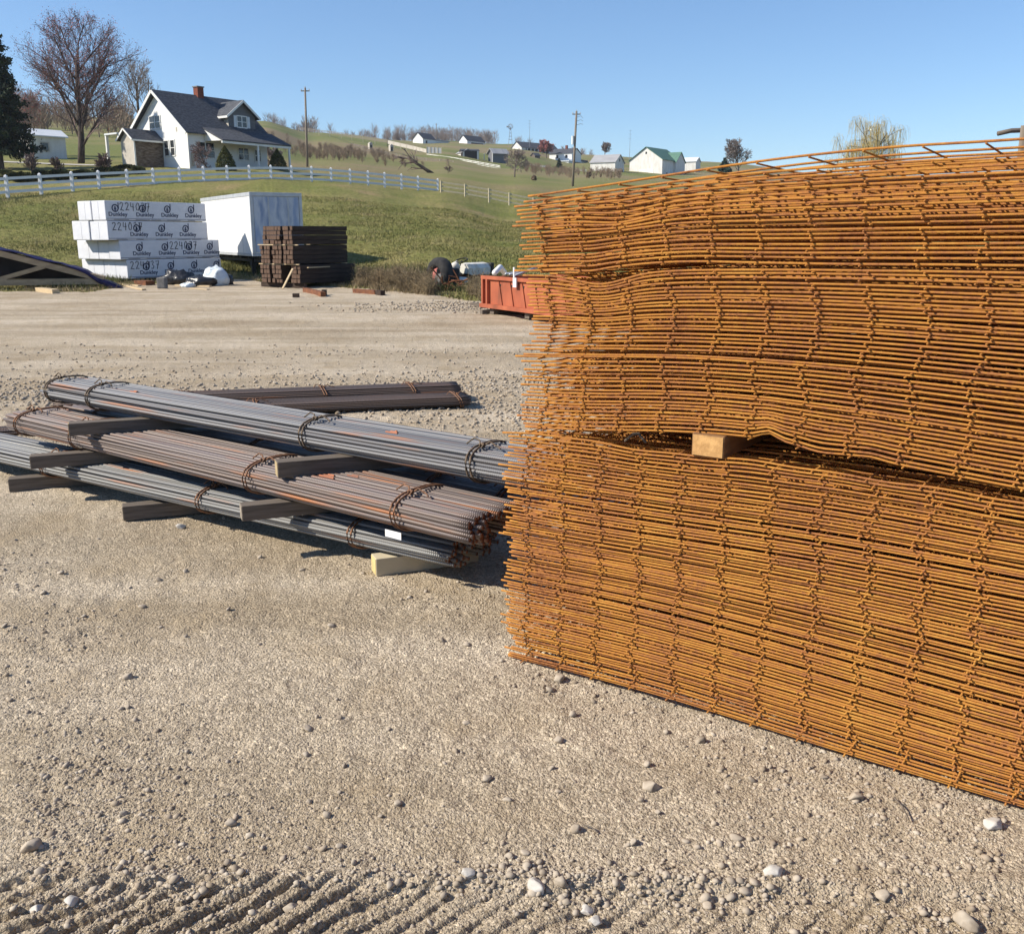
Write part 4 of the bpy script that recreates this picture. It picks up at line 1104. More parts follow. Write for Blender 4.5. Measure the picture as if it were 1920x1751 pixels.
# ------------------------------------------------------------------ grass blades, weeds
def blades(name, x, y, hgt, wd, m, lean=.4, zf=None):
    N = len(x); z = terr(x, y)
    a = RNG.uniform(0, 2*pi, N); ln = RNG.normal(0, lean, (N, 2))*hgt[:, None]
    dx = np.cos(a)*wd/2; dy = np.sin(a)*wd/2
    p0 = np.stack([x-dx, y-dy, z-.02], -1); p1 = np.stack([x+dx, y+dy, z-.02], -1)
    p2 = np.stack([x+ln[:, 0], y+ln[:, 1], z+hgt], -1)
    V = np.stack([p0, p1, p2], 1).reshape(-1, 3); Q = np.arange(3*N).reshape(N, 3)
    me = npmesh(name, V, Q); o = link(name, me, m); o['kind'] = 'stuff'; return o
def inedge(x, y, lo, hi):
    px = CX+1852*x/y; e = edge_at(px)+1.1*fbm(x*.5, y*.5, 3)
    k = (np.hypot(x, y) > e+lo) & (np.hypot(x, y) < e+hi); return x[k], y[k]
y = RNG.uniform(24, 66, 230000); x = y*RNG.uniform(-.56, .22, len(y)); x, y = inedge(x, y, -.2, 90)
sel = np.ones(len(x), bool)
blades('short_grass', x, y, RNG.uniform(.03, .10, len(x)), np.full(len(x), .035), M['blade'], .7)
y = RNG.uniform(22, 36, 60000); x = y*RNG.uniform(-.34, .03, len(y)); x, y = inedge(x, y, -.6, 2.6)
dens = fbm(x*.8, y*.8, 3)+RNG.uniform(-.3, .3, len(x)) > -.05
px_ = CX+1852*x/y
dens &= ~((px_ > 812) & (px_ < 905) & (RNG.uniform(0, 1, len(x)) < .94))
dens &= (px_ > 660) | ((px_ > 430) & (px_ < 560) & (RNG.uniform(0, 1, len(x)) < .25))
x, y = x[dens], y[dens]
blades('dry_weeds', x, y, RNG.uniform(.10, .24, len(x))+.28*np.maximum(0, fbm(x*1.5, y*1.5, 2)+.1), RNG.uniform(.008, .024, len(x)), M['weed'], .55)
y = RNG.uniform(27, 40, 16000); x = y*RNG.uniform(-.5, -.12, len(y)); x, y = inedge(x, y, -.5, 1.2)
blades('edge_straw', x, y, RNG.uniform(.06, .22, len(x)), RNG.uniform(.01, .03, len(x)), M['weed'], .6)
# rough taller grass belt just above the yard edge
y = RNG.uniform(26, 40, 60000); x = y*RNG.uniform(-.5, .02, len(y)); x, y = inedge(x, y, 1.5, 6.5)
blades('rough_grass', x, y, RNG.uniform(.10, .30, len(x)), RNG.uniform(.02, .045, len(x)), M['hedge_light'], .45)

# ------------------------------------------------------------------ fences
wf = empty('white_fence', GT(300, 69), label='long white three-rail fence curving below the farmhouse', cat='fence')
wf0 = wf.location.copy()
fpx = [-52, 15, 78, 137, 187, 240, 289, 338, 383, 427, 468.5, 509, 547.5, 585, 621.5, 657, 690.5, 721.5, 753, 784, 821]
# base and top rows read off the picture
def fb(px): return np.interp(px, [-60, 15, 137, 289, 427, 509, 585, 657, 753, 821], [378, 370, 361, 352, 344.5, 342.5, 343.5, 347.5, 355.5, 363.5])
def ft(px): return np.interp(px, [-60, 15, 137, 289, 427, 509, 585, 657, 753, 821], [340, 333, 325.5, 318, 313, 311.8, 314.8, 319, 326, 334.5])
pts = []
for p_ in fpx:
    Y = float(np.interp(p_, [-60, 15, 289, 509, 657, 821], [60, 62.5, 72, 80, 86, 92]))
    a = P(p_, float(fb(p_)), Y); pts.append(a)
# keep the ground line: move posts down/up onto the terrain
for i, a in enumerate(pts):
    zt = tz(a.x, a.y); b = MB(); base_ = a.copy()
    low = min(zt, a.z)-.1
    b.box(-.088, -.088, low-a.z, .088, .088, 1.26)
    b.add([(-.085, -.085, 1.26), (.085, -.085, 1.26), (.085, .085, 1.26), (-.085, .085, 1.26), (-.085, -.085, 1.29), (.085, -.085, 1.29), (.085, .085, 1.29), (-.085, .085, 1.29), (0, 0, 1.36)],
          [(0, 1, 2, 3), (0, 1, 5, 4), (1, 2, 6, 5), (2, 3, 7, 6), (3, 0, 4, 7), (4, 5, 8), (5, 6, 8), (6, 7, 8), (7, 4, 8)])
    o = b.build('post', M['vinyl'], wf); o.location = a-wf0
for i in range(len(pts)-1):
    for hh in (.32, .72, 1.12):
        b = MB(); b.beam(pts[i]+Vector((0, 0, hh))-wf0, pts[i+1]+Vector((0, 0, hh))-wf0, .05, .17); b.build('rail', M['vinyl'], wf)
# wooden pasture fence continuing to the right
wpts = [(827, 364, 88), (872, 370, 88), (917, 378, 88), (955, 386, 88), (1000, 395, 88), (1050, 406, 88)]
wd_ = empty('wooden_fence', P(*wpts[0]), label='low weathered wooden three-rail fence right of the white fence', cat='fence'); w0 = wd_.location.copy()
wp = [P(*q) for q in wpts]
for a in wp:
    b = MB(); b.tube([a-w0-Vector((0, 0, .6)), a-w0+Vector((0, 0, 1.12))], .075, 8); b.build('post', M['fence_wood'], wd_)
for i in range(len(wp)-1):
    for hh in (.30, .66, 1.0):
        b = MB(); b.beam(wp[i]+Vector((0, 0, hh))-w0, wp[i+1]+Vector((0, 0, hh))-w0, .05, .12); b.build('rail', M['fence_wood'], wd_)

# ------------------------------------------------------------------ trees
def perp(d):
    a = d.cross(Vector((0, 0, 1)))
    if a.length < .05: a = Vector((1, 0, 0))
    return a.normalized()
class TreeGen:
    def __init__(s, seed): s.rg = random.Random(seed); s.tr = MB(); s.segs = {3: [], 2: []}; s.tips = []
    def grow(s, p, d, L, r, lev, maxlev, nb, up, spread, ratio, droop=0, f0=.30):
        rg = s.rg; k = 4 if lev < 2 else 3
        pts = [p.copy()]; q = p.copy(); dd = d.copy()
        for i in range(k):
            dd = (dd+Vector((rg.gauss(0, .10), rg.gauss(0, .10), rg.gauss(0, .06)+up*.12-droop*(lev >= 2)*.25))).normalized()
            q = q+dd*L/k; pts.append(q.copy())
        r1 = r*.45 if lev else r*.5
        if lev <= 1: s.tr.tube(pts, r, 7 if lev == 0 else 5, r1=r1)
        else: s.segs.setdefault(k+1, []).append((pts, r, r1))
        if lev >= maxlev:
            s.tips.append(q.copy()); return
        n = nb[min(lev, len(nb)-1)]
        for i in range(n):
            f = (f0 if lev == 0 else .18)+((1.04-f0) if lev == 0 else .78)*((i+rg.random()*.8)/n)
            f = min(f, .99); fi = f*k; i0 = min(int(fi), k-1); bp = pts[i0].lerp(pts[i0+1], fi-i0)
            ax = (pts[i0+1]-pts[i0]).normalized(); a = perp(ax); b_ = ax.cross(a); ph = i*2.4+rg.random()*1.2
            side_ = a*cos(ph)+b_*sin(ph); ang = spread*(.7+.5*rg.random())
            nd = (ax*cos(ang)+side_*sin(ang)).normalized()
            s.grow(bp, nd, L*ratio*(1.15-.5*f)*(.8+.4*rg.random()), r*(.55 if lev else .42)*(1-.35*f), lev+1, maxlev, nb, up, spread, ratio, droop)
    def crown_mesh(s, rmin):
        parts = []
        for k, lst in s.segs.items():
            if not lst: continue
            A = np.array([[tuple(v) for v in l[0]] for l in lst]); n = A.shape[1]
            R = np.array([[max(rmin, l[1]+(l[2]-l[1])*i/(n-1)) for i in range(n)] for l in lst])
            parts.append(np_tubes(A, R, 3))
        return np_join(parts)
def leaf_tris(C, size, seed=0):
    rg = np.random.default_rng(seed); N = len(C)
    A = rg.normal(size=(N, 3)); A /= np.linalg.norm(A, axis=1, keepdims=True); B = rg.normal(size=(N, 3)); B /= np.linalg.norm(B, axis=1, keepdims=True)
    s = size*rg.uniform(.6, 1.4, (N, 1))
    V = np.stack([C+A*s, C+B*s, C-(A+B)*s*.5], 1).reshape(-1, 3)
    return V, np.arange(3*N).reshape(N, 3)
def bare_tree(name, loc, Ht, seed, label, nb=(8, 6, 5, 5), maxlev=4, up=.5, spread=.75, ratio=.58, rt=None, rmin=.012, mt='bark', mc='twig', buds=0, bud_m='bud_red', group=None, cat='tree', trunk=.75, droop=0, bud_s=.08, lean=(0, 0), f0=.30):
    g = TreeGen(seed); rt = rt or Ht*.022
    g.grow(Vector((0, 0, -.2)), Vector((lean[0], lean[1], 1)).normalized(), Ht*trunk, rt, 0, maxlev, nb, up, spread, ratio, droop, f0)
    # scale to the wanted height
    V, Q = g.crown_mesh(rmin)
    top = max(V[:, 2].max(), .1); sc = Ht/top
    o = empty(name, loc, label=label, cat=cat, group=group)
    for i, v in enumerate(g.tr.v): g.tr.v[i] = tuple(c*sc for c in v)
    g.tr.build('trunk', M[mt], o, smooth=True)
    V = V*sc
    link('crown', npmesh('crown', V, Q), M[mc], o)
    if buds:
        T = np.array([tuple(t) for t in g.tips])*sc
        rg = np.random.default_rng(seed); C = T[rg.integers(0, len(T), buds)]+rg.normal(0, Ht*.018, (buds, 3))
        Vb, Qb = leaf_tris(C, bud_s, seed)
        link('buds', npmesh('buds', Vb, Qb), M[bud_m], o)
    return o
def pxh(n_px, Y): return n_px*Y/1852.
mp_ = GT(152, 109)
bare_tree('maple_tree', mp_, pxh(266, 109), 21, 'large bare maple with reddish budding twigs left of the farmhouse', nb=(16, 7, 6, 5), maxlev=4, up=.75, spread=.66, ratio=.60, rt=.28, buds=9000, bud_s=.075, trunk=.50, rmin=.010, lean=(-.02, 0), f0=.14)
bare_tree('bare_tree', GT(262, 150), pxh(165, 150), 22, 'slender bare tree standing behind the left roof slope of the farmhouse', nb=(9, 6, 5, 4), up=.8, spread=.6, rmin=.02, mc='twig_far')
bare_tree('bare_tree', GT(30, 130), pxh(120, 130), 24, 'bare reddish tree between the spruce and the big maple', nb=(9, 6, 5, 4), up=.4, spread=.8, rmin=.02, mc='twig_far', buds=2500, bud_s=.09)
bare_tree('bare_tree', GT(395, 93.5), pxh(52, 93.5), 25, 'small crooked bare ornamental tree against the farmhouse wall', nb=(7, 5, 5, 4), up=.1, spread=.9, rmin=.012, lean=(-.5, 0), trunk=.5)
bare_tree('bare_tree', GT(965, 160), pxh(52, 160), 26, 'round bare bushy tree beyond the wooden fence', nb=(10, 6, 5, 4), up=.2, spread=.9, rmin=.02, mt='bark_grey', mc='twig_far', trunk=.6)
bare_tree('leaning_tree', GT(812, 150), pxh(45, 150), 27, 'dark broken tree leaning far to the left on the pasture', nb=(7, 4, 3), maxlev=2, up=-.1, spread=.5, rmin=.05, lean=(-1.5, 0), trunk=1.3, rt=.3)
bare_tree('bare_tree', GT(840, 150), pxh(14, 150), 28, 'tiny bare sapling lying low right of the leaning dark tree', nb=(6, 4, 3), maxlev=3, up=.0, spread=.9, rmin=.03)
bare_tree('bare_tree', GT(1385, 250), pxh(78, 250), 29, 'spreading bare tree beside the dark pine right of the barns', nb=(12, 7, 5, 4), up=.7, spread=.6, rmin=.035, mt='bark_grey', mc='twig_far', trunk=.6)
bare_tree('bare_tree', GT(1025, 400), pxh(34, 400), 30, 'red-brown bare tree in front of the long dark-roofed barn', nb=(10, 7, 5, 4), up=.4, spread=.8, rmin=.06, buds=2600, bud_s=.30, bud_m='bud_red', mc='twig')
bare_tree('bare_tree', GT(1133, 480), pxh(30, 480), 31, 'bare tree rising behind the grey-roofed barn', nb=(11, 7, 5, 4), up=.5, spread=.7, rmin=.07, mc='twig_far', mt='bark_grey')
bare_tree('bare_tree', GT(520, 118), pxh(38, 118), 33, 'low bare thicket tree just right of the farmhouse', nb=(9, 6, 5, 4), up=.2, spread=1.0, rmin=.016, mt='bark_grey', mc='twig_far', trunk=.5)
for i, (px, Y, hp, lab) in enumerate(((62, 88, 38, 'bare many-stemmed shrub before the white shed, left one'), (108, 88, 30, 'bare many-stemmed shrub before the white shed, right one'), (195, 84, 40, 'bare shrub just right of the maple trunk'))):
    bare_tree('bare_shrub', GT(px, Y), pxh(hp, Y), 40+i, lab, nb=(12, 6, 4), maxlev=3, up=.6, spread=.6, rmin=.014, trunk=.4, rt=.05, cat='shrub')
# bushes with brown twigs in the valley
for i, (px, Y, hp, wpx) in enumerate(((1000, 150, 10, 10), (1105, 200, 12, 12))):
    bare_tree('bare_shrub', GT(px, Y), pxh(hp, Y), 60+i, ['low brown bush in the valley right of the round bare tree', 'low brown bush in the valley behind the right utility pole'][i], nb=(12, 6, 4), maxlev=3, up=.2, spread=.9, rmin=.03, trunk=.5, rt=.06, mc='brush', cat='shrub')
# willow
def willow():
    loc = GT(1608, 95); rg = random.Random(5); Ht = P(1608, 216, 95).z-loc.z
    o = empty('willow_tree', loc, label='yellowish weeping willow with thin hanging twigs, above the mesh stack', cat='tree')
    g = TreeGen(55); g.grow(Vector((0, 0, -.2)), Vector((0, 0, 1)), Ht*.55, .20, 0, 2, (10, 8), .45, .95, .62)
    V, Q = g.crown_mesh(.02); sc = Ht*.97/V[:, 2].max()
    for i, v in enumerate(g.tr.v): g.tr.v[i] = tuple(c*sc for c in v)
    g.tr.build('trunk', M['bark_grey'], o, smooth=True); link('crown', npmesh('crown', V*sc, Q), M['bark_grey'], o)
    tips = [t*sc for t in g.tips]; A = []
    for t in tips:
        for k in range(26):
            q = t+Vector((rg.gauss(0, .28), rg.gauss(0, .28), rg.gauss(0, .18))); L = rg.uniform(.5, 1.9)
            o2 = Vector((rg.gauss(0, .12), rg.gauss(0, .12), 0))
            A.append([tuple(q), tuple(q+o2+Vector((0, 0, .06))), tuple(q+o2*2+Vector((0, 0, -L*.5))), tuple(q+o2*2.3+Vector((0, 0, -L)))])
    V, Q = np_tubes(np.array(A), .010, 3); link('hanging_twigs', npmesh('hanging_twigs', V, Q), M['willow'], o)
willow()
# conifers
def conifer(name, loc, Ht, Rb, seed, label, m, nlev=26, size=.20, dens=34, base=.08, mt='bark', cat='tree'):
    rg = np.random.default_rng(seed); C = []; b = MB()
    b.tube([(0, 0, -.2), (0, 0, Ht*.97)], Ht*.018, 8, r1=.02)
    for i in range(nlev):
        f = i/(nlev-1); z = Ht*(base+(.98-base)*f); R = Rb*(1-f)**.85+.1
        nbr = 9 if f < .8 else 5
        for k in range(nbr):
            a = 2*pi*k/nbr+rg.uniform(0, .7)+i; L = R*rg.uniform(.55, 1.12)
            p1 = np.array([cos(a)*L, sin(a)*L, z-L*.22+rg.uniform(-.1, .1)]); p0 = np.array([0, 0, z])
            b.tube([Vector(p0), Vector((p0+p1)/2+np.array([0, 0, .05])), Vector(p1)], .03, 3, r1=.008)
            n = int(dens*(.35+L/Rb)); t = rg.uniform(.12, 1, n)**.8
            c = p0[None]+(p1-p0)[None]*t[:, None]+rg.normal(0, 1, (n, 3))*np.array([.16, .16, .10])*(.4+.6*L/Rb)*(Rb/2.6)
            c[:, 2] -= .14*t*rg.uniform(0, 1, n)*Rb/2
            C.append(c)
    C = np.concatenate(C); V, Q = leaf_tris(C, size, seed)
    o = empty(name, loc, label=label, cat=cat)
    b.build('trunk', M[mt], o); link('crown', npmesh('crown', V, Q), M[m], o)
    return o
conifer('spruce_tree', GT(3, 95), pxh(318, 95), 3.5, 3, 'tall dark green spruce at the left edge of the picture', 'needle', nlev=34, size=.17, dens=150, base=.13)
conifer('pine_tree', GT(1358, 245), pxh(40, 245), 2.9, 4, 'small blue-green pine beside the bare tree right of the barns', 'needle_blue', nlev=14, size=.32, dens=50, base=.1)
conifer('pine_tree', GT(1048, 330), pxh(18, 330), 1.6, 6, 'little dark evergreen before the white farm buildings', 'needle', nlev=8, size=.3, dens=20, base=.05)
def leafbush(name, loc, rx, ry, hz, seed, label, m, n, size, cone=False, cat='shrub', group=None):
    rg = np.random.default_rng(seed); u = rg.normal(size=(n, 3)); u /= np.linalg.norm(u, axis=1, keepdims=True)
    rr = rg.uniform(.72, 1.0, (n, 1))
    p = u*rr
    z = (p[:, 2]+1)/2
    lump = 1+.22*fbm(p[:, 0]*2+seed, p[:, 1]*2+p[:, 2]*2, 3)
    if cone:
        z = rg.uniform(0, 1, n); a = rg.uniform(0, 2*pi, n); R = (1-z**1.9)*rg.uniform(.75, 1, n)
        C = np.stack([np.cos(a)*R*rx*lump, np.sin(a)*R*ry*lump, z*hz], -1)
    else: C = np.stack([p[:, 0]*rx*lump, p[:, 1]*ry*lump, z*hz*lump], -1)
    V, Q = leaf_tris(C, size, seed)
    o = empty(name, loc, label=label, cat=cat, group=group)
    link('foliage', npmesh('foliage', V, Q), M[m], o)
    b = MB(); b.tube([(0, 0, -.2), (0, 0, hz*.6)], .06, 6, r1=.03); b.build('stem', M['bark'], o)
    return o
leafbush('conical_shrub', GT(424, 91.5), pxh(19, 91.5), pxh(19, 91.5), pxh(44, 91.5), 1, 'clipped golden-green cone shrub at the middle of the farmhouse wall', 'arbor', 5200, .075, cone=True)
leafbush('conical_shrub', GT(521, 99.5), pxh(17, 99.5), pxh(17, 99.5), pxh(36, 99.5), 2, 'clipped dark cone shrub at the right corner of the farmhouse', 'arbor', 4200, .08, cone=True)
hb = [(5, 80, 26, 17, 'hedge_light', 'yellow-green low bush behind the fence at the far left'), (45, 78, 26, 15, 'hedge', 'dark low bush behind the white fence below the bare shrubs'), (85, 80, 24, 15, 'hedge', 'dark low bush behind the white fence below the shed'),
      (118, 79, 22, 18, 'hedge', 'dense dark bush left of the maple foot behind the fence'), (160, 80, 26, 16, 'hedge', 'dark bush below the maple trunk behind the fence'), (200, 82, 30, 17, 'hedge', 'wide dark juniper right of the maple behind the fence'), (240, 85, 30, 17, 'hedge', 'wide dark juniper below the stone porch of the farmhouse')]
for i, (px, Y, rp, hp, m, lab) in enumerate(hb):
    leafbush('low_bush', GT(px, Y), pxh(rp, Y), 1.2, pxh(hp, Y), 70+i, lab, m, 3800, .085, group='low bushes along the white fence')
# woods on the far hills: one mass
def wood(name, spots, Hm, seed, m='twig_far', ntw=170, rm=.09):
    rg = np.random.default_rng(seed); A = []; R = []
    for (x, y) in spots:
        z = tz(x, y)-.06*Hm; h = Hm*rg.uniform(.6, 1.25); w_ = h*.36
        lean = rg.normal(0, .05, 2)
        for k in range(ntw):
            t0_ = rg.uniform(.12, .8); a = rg.uniform(0, 2*pi); L = h*rg.uniform(.2, .42)*(1.1-t0_*.5); sp_ = rg.uniform(.25, .75)
            bx = rg.uniform(0, .55)*w_*(1-abs(t0_-.45)); p0 = np.array([x+cos(a)*bx, y+sin(a)*bx, z+h*t0_])
            p1 = p0+np.array([cos(a)*sp_*L, sin(a)*sp_*L, L*.85]); A.append([p0, (p0+p1)/2+rg.normal(0, .1, 3), p1]); R.append([rm, rm*.8, rm*.4])
        A.append([np.array([x, y, z]), np.array([x, y, z+h*.4]), np.array([x+lean[0], y, z+h*.8])]); R.append([rm*3.5, rm*2.5, rm])
    V, Q = np_tubes(np.array(A), np.array(R), 3); o = link(name, npmesh(name, V, Q), M[m]); o['kind'] = 'stuff'; return o
rw = random.Random(9)
sp = []
for i in range(300):
    px = rw.uniform(505, 930); Y = rw.uniform(520, 700) if px > 600 else rw.uniform(470, 560)
    if px < 580 and rw.random() < .75: continue
    sp.append((Y*(px-CX)/1852, Y))
for i in range(26):
    px = rw.uniform(930, 1120); Y = rw.uniform(680, 760); sp.append((Y*(px-CX)/1852, Y))
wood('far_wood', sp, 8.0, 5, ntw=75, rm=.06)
sp = []
for i in range(70):
    px = rw.uniform(-60, 260); Y = rw.uniform(190, 300); sp.append((Y*(px-CX)/1852, Y))
wood('brown_wood', sp, 7.5, 6, m='brush', ntw=110, rm=.05)
# brown brush patches on the mid slope
sp = []
for i in range(150):
    px = rw.gauss(650, 55); Y = rw.uniform(165, 235); sp.append((Y*(px-CX)/1852, Y))
for i in range(110):
    px = rw.uniform(980, 1160); Y = rw.uniform(190, 300); sp.append((Y*(px-CX)/1852, Y))
wood('brown_scrub', sp, 1.9, 7, m='brush', ntw=60, rm=.022)

sp = []
for i in range(130):
    px = rw.uniform(665, 815) if rw.random() < .85 else rw.uniform(882, 915); ed_ = float(edge_at(px)); Y = (ed_+rw.uniform(.2, 2.4))*.985
    if 812 < px < 890 and Y > 27.2+.0*px: continue
    sp.append((Y*(px-CX)/1852, Y))
wood('yard_edge_brush', sp, .58, 17, m='weed', ntw=40, rm=.0045)
# ------------------------------------------------------------------ farmhouse
hx0 = P(356, 313, 95.0); hz0 = hx0.z
house = empty('farmhouse', hx0, label='white story-and-a-half farmhouse with a dark roof, grey dormer and brick chimney', cat='house', rot=(0, 0, atan2(.8, .6)))
LH, WH, EV, RG = 9.3, 9.0, 3.3, 7.0
def wbox(b, x0, y0, z0, x1, y1, z1): b.box(x0, y0, z0, x1, y1, z1)
b = MB()
gp = [(0, 0, -1.2), (0, WH, -1.2), (0, WH, EV), (0, WH/2, RG-.12), (0, 0, EV)]
b.poly(gp, (LH, 0, 0)); b.build('wall', M['white_siding'], house)
def roofpair(L0, L1, W0, W1, ev, rg_, th=.14, ov=.45, name='roof', m='shingle', par=house, axis='x'):
    mid = (W0+W1)/2; sl = (rg_-ev)/(mid-W0); b = MB()
    for s_ in (1, -1):
        yo = W0-ov if s_ == 1 else W1+ov; zo = ev-ov*sl
        pts_ = [(L0, yo, zo+.05), (L0, mid, rg_+.05), (L0, mid, rg_+.05+th*1.2), (L0, yo, zo+.05+th)]
        if axis == 'y': pts_ = [(p[1], p[0], p[2]) for p in pts_]; b.poly(pts_, (0, L1-L0, 0))
        else: b.poly(pts_, (L1-L0, 0, 0))
    return b.build(name, M[m], par)
rf = roofpair(-.5, LH+.5, 0, WH, EV, RG)
# white barge boards on the gable
b = MB()
sl = (RG-EV)/(WH/2)
for s_ in (0, 1):
    y0_, y1_ = (-.48, WH/2) if s_ == 0 else (WH+.48, WH/2)
    b.beam((-.53, y0_, EV-.48*sl+.04), (-.53, y1_, RG+.06), .05, .26)
b.build('barge_board', M['white_paint'], house)
b = MB(); b.box(-.05, -.06, -.6, .10, -.005, EV-.1); b.build('corner_board', M['white_paint'], house)
def window(par, face, u0, u1, z0, z1, panes=1, depth=.04, shutters=False):
    """face: ('x', x) wall facing -x, u along y ; ('y', y) wall facing -y, u along x"""
    ax, c = face
    fr = MB(); t = .09
    def bx(bb, a, b_, zz0, zz1, d0, d1):
        if ax == 'x': bb.box(c-d1, a, zz0, c-d0, b_, zz1)
        else: bb.box(a, c-d1, zz0, b_, c-d0, zz1)
    gl = MB(); bx(gl, u0, u1, z0, z1, .004, .02)
    bx(fr, u0-t, u0, z0-t, z1+t, .003, depth+.02); bx(fr, u1, u1+t, z0-t, z1+t, .003, depth+.02)
    bx(fr, u0, u1, z1, z1+t, .003, depth+.02); bx(fr, u0, u1, z0-t, z0, .003, depth+.03)
    zm = (z0+z1)/2; bx(fr, u0, u1, zm-.03, zm+.03, .022, depth+.01)
    for i in range(1, panes):
        um = u0+(u1-u0)*i/panes; bx(fr, um-.05, um+.05, z0, z1, .022, depth+.015)
    f = fr.build('window', M['white_paint'], par); g_ = gl.build('pane', M['glass'], f)
    return f
window(house, ('x', 0), 4.15, 5.85, 3.75, 4.85, 2)
window(house, ('x', 0), 2.15, 2.75, 1.15, 2.50, 1)
window(house, ('x', 0), 3.1, 3.75, 1.15, 2.50, 1)
window(house, ('y', 0), .95, 2.85, .95, 2.30, 2)
window(house, ('y', 0), 5.75, 6.9, 1.0, 2.05, 2)
window(house, ('y', 0), 7.75, 8.4, .95, 2.0, 1)
b = MB(); b.box(-.02, 1.55, 3.25, -.003, 1.75, 3.65); b.build('vent', M['beige'], house)
# dormer
DX0, DX1 = 5.35, 8.6; DY = .75; DZ0 = EV+.35; DE = 5.25; DR = 6.5
b = MB(); b.poly([(DX0, DY, DZ0-.6), (DX1, DY, DZ0-.6), (DX1, DY, DE), ((DX0+DX1)/2, DY, DR), (DX0, DY, DE)], (0, 3.6, 0)); dm = b.build('dormer', M['grey_siding'], house)
b = MB(); b.poly([(DX0-.004, DY+.002, DZ0-.1), (DX0-.004, DY+.002, DE-.02), (DX0-.004, DY+1.9, DE-.02)], (-.012, 0, 0)); b.build('dormer_cheek', M['beige'], dm)
b = MB()
mid = (DX0+DX1)/2; sl2 = (DR-DE)/(mid-DX0)
for s_ in (1, -1):
    xo = DX0-.4 if s_ == 1 else DX1+.4; zo = DE-.4*sl2
    b.poly([(xo, DY-.4, zo+.04), (mid, DY-.4, DR+.04), (mid, DY-.4, DR+.2), (xo, DY-.4, zo+.16)], (0, 4.0, 0))
b.build('dormer_roof', M['shingle'], dm)
b = MB()
b.beam((DX0-.4, DY-.43, DE-.4*sl2+.06), (mid, DY-.43, DR+.08), .04, .2); b.beam((DX1+.4, DY-.43, DE-.4*sl2+.06), (mid, DY-.43, DR+.08), .04, .2)
b.box(DX0-.45, DY-.44, DE-.4*sl2-.08, DX0-.41, DY+2.2, DE-.4*sl2+.12)
b.build('dormer_trim', M['white_paint'], dm)
wi = window(dm, ('y', DY), 6.4, 7.5, 4.15, 5.15, 2)
for xx in (5.97, 7.62):
    b = MB(); b.box(xx, DY-.05, 4.1, xx+.31, DY-.003, 5.2); b.build('shutter', M['aluminium'], dm)
# chimney
b = MB(); b.box(4.5, WH/2-.35, RG-1.6, 5.2, WH/2+.35, RG+.95); ch = b.build('chimney', M['brick'], rf)
b = MB(); b.box(4.43, WH/2-.42, RG+.951, 5.27, WH/2+.42, RG+1.05); b.build('chimney_cap', M['concrete'], ch)
# porch roof along the yard side
PX0, PX1, PD = 1.9, LH+.9, 2.7
b = MB(); b.poly([(PX0, .3, EV+.30), (PX0, -PD, EV-.95), (PX0, -PD, EV-.83), (PX0, .3, EV+.44)], (PX1-PX0, 0, 0)); pr_ = b.build('porch_roof', M['shingle'], house)
b = MB(); b.poly([(PX0-.004, -.01, EV-.86), (PX0-.004, -PD+.1, EV-.93), (PX0-.004, -.01, EV+.15)], (-.03, 0, 0)); b.build('porch_gable', M['white_paint'], house)
b = MB(); b.box(PX0, -PD+.05, EV-1.15, PX1, -PD+.2, EV-.95); b.build('porch_beam', M['white_paint'], house)
for xx in (6.0, 9.9):
    b = MB(); b.box(xx, -PD+.06, -1.4, xx+.16, -PD+.2, EV-1.15); b.build('porch_post', M['white_paint'], house)
# entry room in stone in front of the gable
ent = empty('e', (0, 0, 0)); COL.objects.unlink(ent); bpy.data.objects.remove(ent)
EXL, EY0, EY1 = 3.1, 4.05, 6.1
b = MB(); b.box(-EXL, EY0, -1.3, -.003, EY1, 2.55); en = b.build('entry_room', M['stone_wall'], house)
b = MB(); b.poly([(-EXL-.012, EY0, -1.3), (-EXL-.012, EY1, -1.3), (-EXL-.012, EY1, 2.5), (-EXL-.012, (EY0+EY1)/2, 3.3), (-EXL-.012, EY0, 2.5)], (-.04, 0, 0)); b.build('entry_front', M['beige'], en)
b = MB(); midy = (EY0+EY1)/2
for s_ in (1, -1):
    yo = EY0-.3 if s_ == 1 else EY1+.3
    b.poly([(-EXL-.35, yo, 2.38), (-EXL-.35, midy, 3.38), (-EXL-.35, midy, 3.52), (-EXL-.35, yo, 2.50)], (EXL+.3, 0, 0))
b.build('entry_roof', M['shingle'], en)
b = MB()
for s_ in (1, -1):
    yo = EY0-.3 if s_ == 1 else EY1+.3
    b.beam((-EXL-.38, yo, 2.42), (-EXL-.38, midy, 3.44), .05, .16)
b.box(-EXL-.35, EY0-.34, 2.30, -.003, EY0-.305, 2.46); b.box(-EXL-.05, EY0-.06, -1.2, -EXL+.1, EY0-.004, 2.3)
b.build('entry_trim', M['white_paint'], en)
# side porch with white posts further left
b = MB(); b.box(-1.9, WH-.3, 3.3, 2.5, WH+1.9, 3.45); b.build('side_porch_roof', M['white_roof'], house)
for yy in (WH+1.7,):
    b = MB(); b.box(-1.85, yy, -1.3, -1.6, yy+.2, 3.3); b.build('porch_post', M['white_paint'], house)
# utility meter box
b = MB(); b.box(.25, -.15, .1, .45, -.004, 1.3); b.build('meter_box', M['beige'], house)

